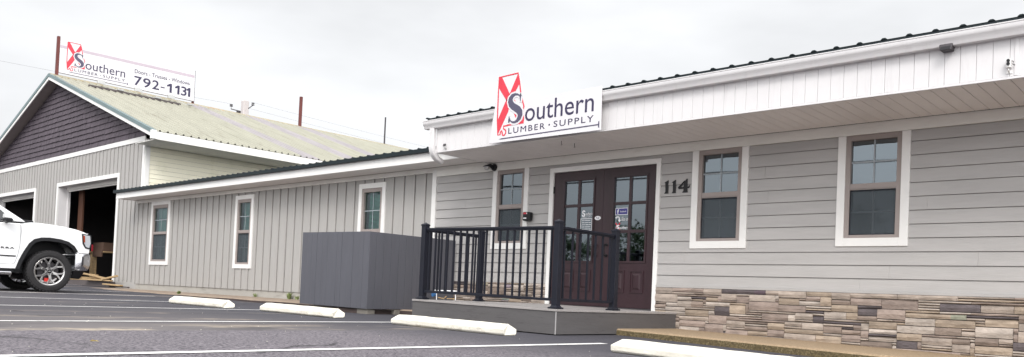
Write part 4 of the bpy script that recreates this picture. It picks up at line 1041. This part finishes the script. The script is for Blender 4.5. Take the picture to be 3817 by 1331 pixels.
# flood light on fascia, cameras
FL = thing('flood_light', 'dark wedge flood light under the gutter on the white fascia', 'flood light', (-2.30, 8.74, 2.63))
m = MB(); m.hexa([(-2.355, 8.62, 2.595), (-2.255, 8.62, 2.595), (-2.355, 8.745, 2.60), (-2.255, 8.745, 2.60), (-2.375, 8.66, 2.672), (-2.245, 8.66, 2.672), (-2.375, 8.747, 2.672), (-2.245, 8.747, 2.672)]); m.build('housing', DARKSTEEL, FL, bevel=.008)
m = MB(); m.hexa([(-2.35, 8.612, 2.596), (-2.26, 8.612, 2.596), (-2.35, 8.6195, 2.596), (-2.26, 8.6195, 2.596), (-2.352, 8.635, 2.635), (-2.258, 8.635, 2.635), (-2.352, 8.642, 2.635), (-2.258, 8.642, 2.635)]); m.build('lens', BLACKP, FL, bevel=.003)
CA = thing('security_camera', 'white security camera with two dark lenses high on the fascia at right', 'camera', (-1.775, 8.745, 2.38))
m = MB(); m.box(-1.795, -1.755, 8.69, 8.747, 2.355, 2.435); m.build('body', WHITE, CA, bevel=.006)
for zz in (2.418, 2.388):
    m = MB(); m.lathe((-1.775, 8.6895, zz), [(0, 0), (0, .015), (.012, .014), (.012, 0)], 'y', 16, -1); m.build('lens', BLACKP, CA, smooth=True)
m = MB(); m.tube([(-1.775, 8.72, 2.355), (-1.772, 8.70, 2.33), (-1.775, 8.742, 2.315)], .008, 8); m.box(-1.80, -1.75, 8.742, 8.7475, 2.305, 2.33); m.build('bracket', WHITE, CA)
m = MB(); m.tube([(-1.75, 8.72, 2.42), (-1.735, 8.70, 2.405), (-1.742, 8.71, 2.385), (-1.73, 8.735, 2.38)], .004, 6); m.build('cable', BLACKP, CA)
CA = thing('security_camera', 'small grey security camera low on the fascia beside the downspout', 'camera', (-9.63, 8.745, 2.32))
m = MB(); m.tube([(-9.635, 8.742, 2.372), (-9.632, 8.715, 2.365), (-9.630, 8.705, 2.335)], [.014, .018, .016], 10); m.build('body', DARKSTEEL, CA, smooth=True)
m = MB(); m.tube([(-9.63, 8.708, 2.335), (-9.62, 8.712, 2.315), (-9.615, 8.745, 2.30)], .010, 8); m.box(-9.635, -9.60, 8.741, 8.7475, 2.282, 2.312); m.build('bracket', GALV, CA)
for k, (hx, hy) in enumerate(((-7.447, 9.006), (-7.40, 9.25))):
    m = MB(); m.tube([(hx, hy, 2.262), (hx, hy, 2.225), (hx + .012, hy, 2.205), (hx, hy, 2.195), (hx - .008, hy, 2.205)], .0045, 6); single(m, 'ceiling_hook', DARKSTEEL, ('small metal hook in the soffit nearer the shop sign', 'small metal hook in the soffit farther back from the shop sign')[k], 'hook', (hx, hy, 2.262), 'hooks in the soffit below the sign')

# ------------------------------------------------------------------ truck
TX = -19.22; TY = 5.80; TG = gz(-18.3)
TR = thing('pickup_truck', 'white pickup truck parked nose in toward the bay door', 'truck', (TX, 3.7, TG))
HW = 1.02
def mirror_fn(side): return lambda u, v, t: (TX + side * t, u, v)
arch_f = [(5.22, .095), (5.27, .25), (5.34, .42), (5.42, .58), (5.50, .665), (5.62, .705), (5.76, .715), (5.95, .70), (6.10, .665), (6.21, .59), (6.28, .49)]
arch_r = [(1.50, .10), (1.56, .30), (1.66, .52), (1.80, .64), (1.98, .68), (2.20, .68), (2.38, .63), (2.50, .52), (2.60, .30), (2.66, .10)]
side = [(.78, .30), (.76, .98), (.82, 1.03), (2.82, 1.04), (2.84, 1.0), (5.28, 1.02), (5.44, 1.055), (5.70, 1.05), (6.05, 1.025), (6.30, .985), (6.46, .945), (6.54, .89), (6.575, .80), (6.585, .62), (6.575, .478), (6.29, .478)] + arch_f[::-1] + arch_r[::-1] + [(1.0, .14)]
bd = MB(); nS = 9
# loft across width with crowned hood and slightly narrowing nose
for j in range(nS):
    t = -1 + 2 * j / (nS - 1)
    for (u, v) in side:
        k = 1.0
        nose = max(0, u - 5.9) / .7
        xw = HW * (1 - .045 * nose * nose) * (1 - .03 * max(0, v - .75) / .3)
        zz = v
        if v > .9: zz = v + .035 * (1 - t * t) - .02 * (abs(t) ** 6)
        yy = u + (.03 - .05 * (abs(t) ** 4)) * (1 if u > 6.35 else 0)
        bd.v.append((TX + t * xw, yy, zz))
n = len(side)
for j in range(nS - 1):
    for k in range(n): bd.f.append((j * n + k, j * n + (k + 1) % n, (j + 1) * n + (k + 1) % n, (j + 1) * n + k)); bd.c.append(None)
bd.f.append(tuple(range(n))); bd.f.append(tuple(range(nS * n - 1, (nS - 1) * n - 1, -1))); bd.c += [None, None]
body = bd.build('body', TRUCKW, TR, bevel=.022, seg=3, smooth=True, angle=40)
# cab
cab = MB(); CW = HW * .97; RW = .78
lower = [(2.86, 1.0), (5.34, 1.045)]
def cabp(u, v, s):   # tumblehome
    t = (v - 1.0) / .57; return (TX + s * (CW + (RW - CW) * max(0, t)), u, v)
outl = [(2.86, 1.0), (2.92, 1.36), (3.02, 1.52), (3.25, 1.575), (4.3, 1.575), (4.55, 1.535), (4.86, 1.365), (5.34, 1.04)]
cab.v = [cabp(u, v, s) for s in (-1, 1) for u, v in outl]; n = len(outl)
cab.f = [tuple(range(n)), tuple(range(2 * n - 1, n - 1, -1))] + [(k, (k + 1) % n, n + (k + 1) % n, n + k) for k in range(n)]; cab.c = [None] * len(cab.f)
cabo = cab.build('cab', TRUCKW, TR, bevel=.03, seg=3, smooth=True)
for s in (-1, 1):
    for pts in ([(3.98, 1.02), (5.12, 1.045), (4.80, 1.33), (4.50, 1.49), (4.02, 1.51)], [(3.0, 1.03), (3.88, 1.03), (3.90, 1.51), (3.28, 1.51), (3.10, 1.40)]):
        m = MB(); m.v = [tuple(Vector(cabp(u, v, s)) + Vector((s * d, 0, 0))) for d in (-.005, .004) for u, v in pts]; k_ = len(pts)
        m.f = [tuple(range(k_)), tuple(range(2 * k_ - 1, k_ - 1, -1))] + [(q, (q + 1) % k_, k_ + (q + 1) % k_, k_ + q) for q in range(k_)]; m.c = [None] * len(m.f); m.build('side_window', TGLASS, TR)
m = MB(); wa = [cabp(5.28, 1.08, -.92), cabp(5.28, 1.08, .92), cabp(4.62, 1.50, .93), cabp(4.62, 1.50, -.93)]
m.poly([(x, y + .012, z + .016) for x, y, z in wa]); m.build('windscreen', TGLASS, TR)
m = MB(); m.box(TX - .85, TX + .85, 5.30, 5.50, 1.045, 1.092); m.build('cowl', BLACKP, TR, bevel=.01)
m = MB(); m.box(TX - HW + .08, TX + HW - .08, .86, 2.78, 1.03, 1.045); m.build('bed_cover', BLACKP, TR)
# flares, seams, trims, lamps
for s in (-1, 1):
    X_ = lambda o: TX + s * (HW + o)
    for A in (arch_f, arch_r):
        m = MB(); c = (sum(p[0] for p in A) / len(A), .1)
        for k in range(len(A) - 1):
            p, q = A[k], A[k + 1]
            def outp(p): d = Vector((p[0] - c[0], p[1] - c[1])).normalized(); return (p[0] + d.x * .05, p[1] + d.y * .05)
            def inp(p): d = Vector((p[0] - c[0], p[1] - c[1])).normalized(); return (p[0] - d.x * .02, p[1] - d.y * .02)
            po, qo, pi, qi = outp(p), outp(q), inp(p), inp(q)
            sh_ = (lambda u: -.075 * (max(0, u - 5.9) / .7) ** 2) if A is arch_f else (lambda u: 0)
            P8 = [(X_(.025 + sh_(a[0])), a[0], a[1]) for a in (pi, qi, qo, po)]; Q8 = [(X_(-.10 + sh_(a[0])), a[0], a[1]) for a in (pi, qi, qo, po)]
            i = len(m.v); m.v += P8 + Q8
            for f_ in ((0, 1, 2, 3), (0, 4, 5, 1), (3, 2, 6, 7)): m.f.append(tuple(i + e for e in f_)); m.c.append(None)
        m.build('fender_flare', BLACKP, TR, recalc=True)
        m = MB(); k_ = len(A); lin = [(TX + s * (HW - .06), *p) for p in A] + [(TX + s * .45, *p) for p in A]; m.v = lin; m.f = [(q, q + 1, k_ + q + 1, k_ + q) for q in range(k_ - 1)] + [tuple(range(k_, 2 * k_))]; m.c = [None] * len(m.f); m.build('wheel_well', BLACKP, TR)
    m = MB()
    for pl in ([(5.225, 1.0), (5.24, .85), (5.23, .55), (5.20, .35), (5.15, .20), (5.10, .185), (4.2, .175)], [(3.93, 1.0), (3.93, .18)]):
        for p, q in zip(pl[:-1], pl[1:]): m.beam((X_(-.0), *p), (X_(-.0), *q), .007, .007, up=(s, 0, 0))
    m.build('door_seam', mat('seam_dark' + str(s), (.22, .22, .23), .7), TR)
    m = MB(); m.box(min(X_(0), X_(.012)), max(X_(0), X_(.012)), 3.0, 5.17, .335, .36); m.build('side_trim', BLACKP, TR, bevel=.004)
    m = MB(); m.box(min(X_(-.05), X_(.10)), max(X_(-.05), X_(.10)), 2.85, 5.09, -.03, .035); m.build('running_board', CHROME, TR, bevel=.015)
    m = MB(); m.box(min(X_(-.2), X_(-.04)), max(X_(-.2), X_(-.04)), 2.75, 5.15, .04, .13); m.build('rocker', BLACKP, TR)
    fn_ = (lambda u, v, t: (TX + (HW + .002 + t), u, v)) if s > 0 else (lambda u, v, t: (TX - (HW + .002 + t), 10 - u, v))
    tm = text_mb('SIERRA', 4.72, 5.14, .487, .522, fn_, 0, .006, 1.2, bold=.02) if s > 0 else text_mb('SIERRA', 4.86, 5.28, .487, .522, fn_, 0, .006, 1.2, bold=.02)
    tm.build('door_lettering', BLACKP, TR, recalc=False)
    # mirror
    m = MB(); mx = TX + s * (HW + .13)
    m.hexa([(mx - .11, 4.90, 1.0), (mx + .11, 4.90, 1.0), (mx - .10, 5.02, 1.01), (mx + .10, 5.02, 1.01), (mx - .11, 4.89, 1.075), (mx + .11, 4.89, 1.075), (mx - .10, 5.03, 1.07), (mx + .10, 5.03, 1.07)])
    m.beam((TX + s * (HW - .06), 4.98, 1.01), (mx, 4.97, 1.02), .05, .05); mr_ = m.build('mirror', BLACKP, TR, bevel=.015)
    m = MB(); m.hexa([(mx - .11, 4.89, 1.077), (mx + .11, 4.89, 1.077), (mx - .10, 5.03, 1.072), (mx + .10, 5.03, 1.072), (mx - .09, 4.89, 1.17), (mx + .09, 4.89, 1.17), (mx - .08, 4.98, 1.16), (mx + .08, 4.98, 1.16)]); m.build('mirror_cap', TRUCKW, mr_, bevel=.025, seg=3)
    # headlight
    xo = TX + s * (HW * .978); 
    m = MB(); hp = [(6.415, .875), (6.555, .86), (6.575, .70), (6.55, .60), (6.48, .62), (6.435, .70)]
    m.v = [(xo + s * d - s * (.022 * max(0, u - 6.42) / .12), u, v) for d in (-.2, .018) for u, v in hp]; k_ = len(hp)
    m.f = [tuple(range(k_)), tuple(range(2 * k_ - 1, k_ - 1, -1))] + [(q, (q + 1) % k_, k_ + (q + 1) % k_, k_ + q) for q in range(k_)]; m.c = [None] * len(m.f)
    hl = m.build('headlight', LAMPG, TR, bevel=.008)
    m = MB(); hq = [(6.388, .898), (6.585, .88), (6.60, .70), (6.575, .575), (6.465, .595), (6.41, .69)]
    m.v = [(xo + s * d - s * (.022 * max(0, u - 6.42) / .12), u, v) for d in (-.2, .010) for u, v in hq]; k_ = len(hq)
    m.f = [tuple(range(k_)), tuple(range(2 * k_ - 1, k_ - 1, -1))] + [(q, (q + 1) % k_, k_ + (q + 1) % k_, k_ + q) for q in range(k_)]; m.c = [None] * len(m.f); m.build('lamp_surround', BLACKP, hl, bevel=.006)
    m = MB(); m.v = [(xo + s * d, u, v) for d in (0, .024) for u, v in [(6.405, .86), (6.440, .855), (6.45, .72), (6.43, .715)]]; m.f = [(0, 1, 2, 3), (7, 6, 5, 4), (0, 4, 5, 1), (1, 5, 6, 2), (2, 6, 7, 3), (3, 7, 4, 0)]; m.c = [None] * 6; m.build('side_marker', AMBER, hl)
    m = MB(); m.hexa([(xo - s * .2, 6.60, .60), (xo - s * .04, 6.555, .60), (xo - s * .2, 6.56, .60), (xo - s * .04, 6.53, .60), (xo - s * .2, 6.585, .88), (xo - s * .05, 6.54, .87), (xo - s * .2, 6.55, .88), (xo - s * .05, 6.52, .87)]); m.build('lamp_lens', LAMPG, hl, bevel=.006)
# grille and bumper
m = MB(); m.box(TX - .66, TX + .66, 6.56, 6.60, .52, .90); gr = m.build('grille', BLACKP, TR, bevel=.02)
m = MB()
for z in (.56, .65, .74, .83): m.box(TX - .64, TX + .64, 6.595, 6.625, z, z + .035)
m.box(TX - .70, TX + .70, 6.58, 6.62, .885, .925); m.build('grille_bar', CHROME, gr, bevel=.008)
bp_ = MB(); cross = [(.0, .475), (.02, .46), (.03, .40), (.03, .28), (.015, .19), (-.02, .125), (-.10, .12)]
xsb = [-1.0, -.97, -.9, -.75, -.5, 0, .5, .75, .9, .97, 1.0]; ysb = [6.28, 6.50, 6.58, 6.635, 6.66, 6.67, 6.66, 6.635, 6.58, 6.50, 6.28]
for xx, yy in zip(xsb, ysb):
    for dy, z in cross: bp_.v.append((TX + xx * HW * .985, yy + (dy if abs(xx) < .99 else 0), z))
k_ = len(cross)
for a in range(len(xsb) - 1):
    for b in range(k_ - 1): bp_.f.append((a * k_ + b, (a + 1) * k_ + b, (a + 1) * k_ + b + 1, a * k_ + b + 1)); bp_.c.append(None)
bumper = bp_.build('bumper', CHROME, TR, smooth=True)
sol = bumper.modifiers.new('thick', 'SOLIDIFY'); sol.thickness = .012; sol.offset = -1
for s in (-1, 1):
    m = MB(); m.hexa([(TX + s * .955, 6.50, .29), (TX + s * .80, 6.60, .29), (TX + s * .93, 6.44, .29), (TX + s * .78, 6.55, .29), (TX + s * .955, 6.50, .40), (TX + s * .80, 6.60, .40), (TX + s * .93, 6.44, .40), (TX + s * .78, 6.55, .40)]); fo = m.build('fog_lamp_recess', BLACKP, bumper, bevel=.008)
    m = MB(); m.lathe((TX + s * .88, 6.50, .345), [(.0, 0), (.0, .035), (.058, .034), (.062, 0)], 'y', 16, 1); m.build('fog_lamp', LAMPG, bumper)
m = MB(); m.hexa([(TX - .93, 6.25, -.05), (TX + .93, 6.25, -.05), (TX - .82, 6.45, -.06), (TX + .82, 6.45, -.06), (TX - .99, 6.27, .118), (TX + .99, 6.27, .118), (TX - .86, 6.54, .118), (TX + .86, 6.54, .118)]); m.build('front_valance', BLACKP, TR, bevel=.02)
m = MB(); m.box(TX - HW + .03, TX + HW - .03, .62, .80, .10, .32); m.build('rear_bumper', CHROME, TR, bevel=.03)
m = MB(); m.box(TX - .75, TX + .75, .9, 6.2, .02, .16); m.build('chassis', BLACKP, TR)
# wheels
def make_wheel(s, yc):
    xc = TX + s * (HW - .13); zc = TG + .427; Rr = .427
    W = MB()
    W.lathe((xc, yc, zc), [(-.13, .29), (-.145, .33), (-.14, .39), (-.12, .415), (-.06, .424), (.06, .424), (.12, .415), (.14, .39), (.145, .33), (.13, .29), (.06, .275), (-.06, .275), (-.13, .29)], 'x', 56, s)
    # tread blocks
    for k in range(40):
        a = 2 * math.pi * k / 40
        for xo, wv, da in ((-.105, .05, 0), (-.035, .045, .5), (.035, .045, 0), (.105, .05, .5)):
            b = a + da * 2 * math.pi / 40; h0, h1 = .405, .433; hw = .020
            if abs(xo) > .1: h0, h1 = .36, .425
            P8 = []
            for r in (h0, h1):
                for t_ in (-hw, hw):
                    for xx in (-wv / 2, wv / 2):
                        P8.append((xc + s * (xo + xx), yc + r * math.cos(b) - t_ * math.sin(b), zc + r * math.sin(b) + t_ * math.cos(b)))
            W.hexa(P8)
    tyre = W.build('wheel', RUBBER, TR)
    r_ = MB(); r_.lathe((xc, yc, zc), [(-.12, .27), (-.10, .262), (.06, .255), (.11, .268), (.128, .292), (.134, .288), (.122, .262), (.07, .248), (.06, .05), (.06, 0)][:8], 'x', 48, s)
    for k in range(6):
        a0 = rad(90 + 60 * k + 8)
        def pt(r, a, x): return (xc + s * x, yc + r * math.cos(a), zc + r * math.sin(a))
        # Y spoke
        for (ra, aa, rb, ab, w) in ((.05, a0, .16, a0, .05), (.15, a0, .27, a0 + rad(15), .034), (.15, a0, .27, a0 - rad(15), .034)):
            p = Vector(pt(ra, aa, .10)); q = Vector(pt(rb, ab, .112)); r_.beam(p, q, w, .035, up=(s, 0, 0))
    r_.lathe((xc, yc, zc), [(.08, .0), (.08, .095), (.115, .085), (.120, 0)], 'x', 24, s)
    r_.build('rim', ALU, tyre, bevel=.004)
    c = MB(); c.lathe((xc, yc, zc), [(.12, 0), (.12, .042), (.128, .038), (.13, 0)], 'x', 20, s)
    for k in range(6):
        a = rad(60 * k + 30); c.lathe((xc, yc + .068 * math.cos(a), zc + .068 * math.sin(a)), [(.118, .013), (.130, .011), (.131, 0)], 'x', 10, s)
    c.build('hub_cap', BLACKP, tyre, smooth=True)
    if s > 0: text_mb('GMC', yc - .027, yc + .027, zc - .009, zc + .009, lambda u, v, t: (xc + .131 + t, u, v), 0, .001, bold=.03).build('cap_lettering', GALV, tyre, recalc=False)
    d = MB(); d.lathe((xc, yc, zc), [(.0, .08), (.0, .20), (.02, .20), (.02, .08)], 'x', 32, s); d.build('brake_disc', DARKSTEEL, tyre)
    if s > 0: k = MB(); k.box(xc + .025, xc + .075, yc - .075, yc + .045, zc - .215, zc - .135); k.build('brake_caliper', CALIPER, tyre, bevel=.012)
for yc in (TY, TY - 3.72):
    for s in (1, -1): make_wheel(s, yc)

# ------------------------------------------------------------------ utility pole and wires
UP = thing('utility_pole', 'pale concrete utility pole rising behind the warehouse ridge', 'utility pole', (-44.05, 24, -.2))
m = MB(); m.hexa([(-44.3, 23.75, -.3), (-43.8, 23.75, -.3), (-44.3, 24.25, -.3), (-43.8, 24.25, -.3), (-44.24, 23.83, 10.75), (-43.9, 23.83, 10.75), (-44.24, 24.17, 10.75), (-43.9, 24.17, 10.75)]); m.build('pole', POLEM, UP, bevel=.03)
m = MB(); m.tube([(-44.2, 23.8, 10.1), (-44.75, 23.5, 10.25), (-44.75, 23.5, 10.45)], .03, 6); m.tube([(-44.75, 23.5, 10.40), (-44.75, 23.5, 10.44)], .09, 10); m.tube([(-44.75, 23.5, 10.48), (-44.75, 23.5, 10.52)], .09, 10)
m.tube([(-43.95, 24.1, 10.25), (-43.7, 24.3, 10.5), (-43.7, 24.3, 10.62)], .025, 6); m.tube([(-43.7, 24.3, 10.50), (-43.7, 24.3, 10.54)], .09, 10); m.tube([(-43.7, 24.3, 10.60), (-43.7, 24.3, 10.64)], .09, 10)
m.tube([(-44.35, 23.75, 10.0), (-44.3, 23.75, 10.15)], .12, 10); m.build('insulator', DARKSTEEL, UP, smooth=True)
def wire(a, b, sag, r, label, name='power_line', n=20):
    a = Vector(a); b = Vector(b); pts = []
    for k in range(n + 1):
        t = k / n; p = a + (b - a) * t; p.z -= sag * 4 * t * (1 - t); pts.append(p)
    q = MB(); q.tube(pts, r, 5); return single(q, name, DARKSTEEL, label, 'cable', tuple((a + b) / 2))
wire((-44.75, 23.5, 10.55), (-47.0, -14, 10.75), .3, .004, 'thin power line crossing the sky left of the billboard')
wire((-43.7, 24.3, 10.66), (-43.5, 75, 10.6), .5, .004, 'thin power line leading away right of the utility pole')
wire((-43.85, 24.2, 10.3), (-43.6, 75, 10.0), .5, .004, 'lower thin power line leading away right of the utility pole')

# ------------------------------------------------------------------ weeds, leaf and pebbles
def weed(x, y, z, h, n, label, R, m=WEED):
    q = MB()
    for k in range(n):
        a = R.uniform(0, 6.28); r = R.uniform(.2, .9) * h; hh = R.uniform(.4, 1) * h; w = R.uniform(.006, .014)
        b0 = (x + R.uniform(-.03, .03), y + R.uniform(-.03, .03), z); tip = (b0[0] + r * math.cos(a), b0[1] + r * math.sin(a) * .6, z + hh); md = ((b0[0] + tip[0]) / 2 - .1 * r * math.cos(a), (b0[1] + tip[1]) / 2, z + hh * .68)
        sx, sy = -math.sin(a) * w, math.cos(a) * w
        q.poly([(b0[0] - sx * .5, b0[1] - sy * .5, z), (b0[0] + sx * .5, b0[1] + sy * .5, z), (md[0] + sx, md[1] + sy, md[2]), (md[0] - sx, md[1] - sy, md[2])]); q.poly([(md[0] - sx, md[1] - sy, md[2]), (md[0] + sx, md[1] + sy, md[2]), tip])
    return single(q, 'weed', m, label, 'weed', (x, y, z), 'weeds along the wing wall', recalc=False)
R = random.Random(4)
weed(-15.85, 9.93, -.30, .16, 60, 'tall pale weed against the wing wall left of the enclosure', R)
weed(-15.5, 9.9, -.30, .10, 30, 'short weed clump touching the dark enclosure', R)
weed(-17.35, 9.95, -.30, .10, 20, 'tiny weed at the wall between two windows', R)
weed(-18.75, 8.78, -.31, .08, 90, 'bright green grass tuft on the walkway edge behind a wheel stop', R)
weed(-10.75, 7.0, gz(-10.75), .05, 20, 'dry brown weed in the asphalt by the enclosure', R, DRYLEAF)
q = MB(); q.poly([(-5.86, 2.14, gz(-5.85) + .010), (-5.84, 2.15, gz(-5.85) + .022), (-5.82, 2.19, gz(-5.85) + .010), (-5.85, 2.18, gz(-5.85) + .016)]); single(q, 'fallen_leaf', DRYLEAF, 'dry yellow leaf lying on the rough asphalt', 'leaf', (-5.85, 2.16, gz(-5.85)), recalc=False)
q = MB(); R = random.Random(9)
for k in range(110):
    x = R.uniform(-14, -3.2); y = R.uniform(1.2, 7.0); s = R.uniform(.003, .007); z = gz(x) + .001
    P6 = [(x + s * R.uniform(.7, 1.3), y, z + s * .4), (x - s, y + R.uniform(-.3, .3) * s, z + s * .4), (x, y + s, z + s * .4), (x, y - s, z + s * .4), (x, y, z + s), (x, y, z)]
    i = len(q.v); q.v += P6
    for f in ((0, 2, 4), (2, 1, 4), (1, 3, 4), (3, 0, 4)): q.f.append(tuple(i + e for e in f)); q.c.append(None)
o = q.build('gravel', STOPM); o['kind'] = 'stuff'; o['label'] = 'pale stone chips scattered over the asphalt'; o['category'] = 'gravel'

# ------------------------------------------------------------------ trees across the street (seen mirrored in the glass)
def tree_mesh(seed, H, Rr):
    R = random.Random(seed); tr = MB(); tr.tube([(0, 0, -.4), (.1, 0, H * .25), (-.05, .1, H * .5), (.05, 0, H * .8)], [.28, .2, .14, .04], 8)
    cr = MB()
    cl = [(R.gauss(0, Rr * .45), R.gauss(0, Rr * .45), H * R.uniform(.32, .95), R.uniform(.5, 1.0)) for _ in range(26)]
    for cx_, cy_, cz_, s in cl:
        for k in range(4): tr.tube([(0, 0, H * .35), (cx_ * .6, cy_ * .6, cz_ * .85), (cx_, cy_, cz_)], [.05, .03, .01], 4, False) if k == 0 else None
        for _ in range(130):
            d = Vector((R.gauss(0, 1), R.gauss(0, 1), R.gauss(0, .8))).normalized() * (R.random() ** .4) * s * Rr * .42
            p = Vector((cx_, cy_, cz_)) + d; a = Vector((R.gauss(0, 1), R.gauss(0, 1), R.gauss(0, 1))).normalized(); b = a.cross(Vector((R.gauss(0, 1), R.gauss(0, 1), R.gauss(0, 1)))).normalized(); w = R.uniform(.10, .22)
            cr.poly([p - a * w, p + b * w * .5, p + a * w, p - b * w * .5])
    return tr, cr
protos = []
for k in range(3):
    tr, cr = tree_mesh(20 + k, 7.0 + k * .8, 3.0 + .3 * k)
    T = thing('roadside_tree', 'bushy green tree in the row across the street', 'tree', (0, 0, 0), 'trees across the street')
    tr.build('trunk', BARK, T); cr.build('crown', LEAF, T, recalc=False); protos.append(T)
R = random.Random(6); used = [False] * 3; k = 0
for i in range(16):
    x = -64 + i * 5.4 + R.uniform(-1.5, 1.5); y = -34 + R.uniform(-4, 4); j = i % 3
    o = protos[j] if not used[j] else copy_tree(protos[j]); used[j] = True
    o.location = (x, y, gz(x)); o.rotation_euler = (0, 0, R.uniform(0, 6)); s = R.uniform(.62, .86); o.scale = (s, s, s)
for k, (z, s) in enumerate(((9.5, .5), (10.4, .5), (8.6, .35))):
    wire((-70, -22 - k, z), (40, -22 - k, z), s * 2, .03 if k < 2 else .055, ('upper thin street cable strung across the road', 'topmost street cable strung across the road', 'thick low street cable strung across the road')[k], 'street_cable', 40)

# ------------------------------------------------------------------ world, sun, camera
SUN_EL, SUN_AZ = rad(42), rad(142)      # azimuth measured clockwise from +y (north)
w = bpy.data.worlds.new('World'); scn.world = w; w.use_nodes = True
N = w.node_tree.nodes; L = w.node_tree.links; bg = N['Background']; out = N['World Output']
sk = N.new('ShaderNodeTexSky'); sk.sky_type = 'NISHITA'; sk.sun_disc = False; sk.sun_elevation = SUN_EL; sk.sun_rotation = SUN_AZ; sk.air_density = 1; sk.dust_density = 4
bg.inputs['Strength'].default_value = .10; L.new(sk.outputs[0], bg.inputs['Color'])
# cloud deck : brighter overhead, soft grey patches
tc = N.new('ShaderNodeTexCoord'); mp = N.new('ShaderNodeMapping'); mp.inputs['Scale'].default_value = (1.1, 1.1, 3.2); L.new(tc.outputs['Generated'], mp.inputs[0])
nz = N.new('ShaderNodeTexNoise'); nz.inputs['Scale'].default_value = 1.7; nz.inputs['Detail'].default_value = 5; nz.inputs['Roughness'].default_value = .5; L.new(mp.outputs[0], nz.inputs['Vector'])
cr = N.new('ShaderNodeMapRange'); cr.inputs['From Min'].default_value = .32; cr.inputs['From Max'].default_value = .66; cr.inputs['To Min'].default_value = .70; cr.inputs['To Max'].default_value = 1.0; L.new(nz.outputs['Fac'], cr.inputs['Value'])
sp = N.new('ShaderNodeSeparateXYZ'); L.new(tc.outputs['Generated'], sp.inputs[0])
el = N.new('ShaderNodeMapRange'); el.interpolation_type = 'SMOOTHSTEP'; el.inputs['From Min'].default_value = .42; el.inputs['From Max'].default_value = .95; el.inputs['To Min'].default_value = .97; el.inputs['To Max'].default_value = 1.7; L.new(sp.outputs[2], el.inputs['Value'])
dt = N.new('ShaderNodeVectorMath'); dt.operation = 'DOT_PRODUCT'; L.new(tc.outputs['Generated'], dt.inputs[0]); GA = rad(128); dt.inputs[1].default_value = (math.sin(GA) * math.cos(rad(14)), math.cos(GA) * math.cos(rad(14)), math.sin(rad(14)))
gl = N.new('ShaderNodeMapRange'); gl.interpolation_type = 'SMOOTHSTEP'; gl.inputs['From Min'].default_value = -.1; gl.inputs['From Max'].default_value = 1.0; gl.inputs['To Min'].default_value = 0; gl.inputs['To Max'].default_value = 2.1; L.new(dt.outputs['Value'], gl.inputs['Value'])
ad = N.new('ShaderNodeMath'); ad.operation = 'ADD'; L.new(el.outputs[0], ad.inputs[0]); L.new(gl.outputs[0], ad.inputs[1])
mu = N.new('ShaderNodeMath'); mu.operation = 'MULTIPLY'; L.new(cr.outputs[0], mu.inputs[0]); L.new(ad.outputs[0], mu.inputs[1])
bg2 = N.new('ShaderNodeBackground'); bg2.inputs['Color'].default_value = (.975, .985, 1.0, 1); L.new(mu.outputs[0], bg2.inputs['Strength'])
mixs = N.new('ShaderNodeMixShader'); mixs.inputs[0].default_value = .93
L.new(bg.outputs[0], mixs.inputs[1]); L.new(bg2.outputs[0], mixs.inputs[2]); L.new(mixs.outputs[0], out.inputs['Surface'])
sd_ = bpy.data.lights.new('sun', 'SUN'); sd_.energy = 1.4; sd_.angle = rad(20); sd_.color = (1.0, .96, .92)
so_ = bpy.data.objects.new('sun', sd_); COL.objects.link(so_)
dirv = Vector((math.sin(SUN_AZ) * math.cos(SUN_EL), math.cos(SUN_AZ) * math.cos(SUN_EL), math.sin(SUN_EL)))
so_.rotation_euler = dirv.to_track_quat('Z', 'Y').to_euler(); so_.location = dirv * 50

cam = bpy.data.cameras.new('camera'); co = bpy.data.objects.new('camera', cam); COL.objects.link(co)
yaw, pit, rol = -0.74463506, 0.02386546, 0.04425126
fwd = Vector((math.sin(yaw) * math.cos(pit), math.cos(yaw) * math.cos(pit), math.sin(pit)))
r0 = Vector((math.cos(yaw), -math.sin(yaw), 0)); u0 = r0.cross(fwd)
rr = r0 * math.cos(rol) + u0 * math.sin(rol); uu = u0 * math.cos(rol) - r0 * math.sin(rol)
M3 = Matrix((rr, uu, -fwd)).transposed()
co.matrix_world = M3.to_4x4()
cam.sensor_width = 36; cam.sensor_fit = 'HORIZONTAL'; cam.lens = 36 * 3024.6387 / 3817; cam.shift_y = (1029.2717 - 665.5) / 3817
cam.clip_start = .05; cam.clip_end = 2000
scn.camera = co
scn.view_settings.view_transform = 'Standard'; scn.view_settings.look = 'None'; scn.view_settings.exposure = 0.27; scn.view_settings.gamma = 1
for o in scn.objects:
    if '_o' in o: del o['_o']
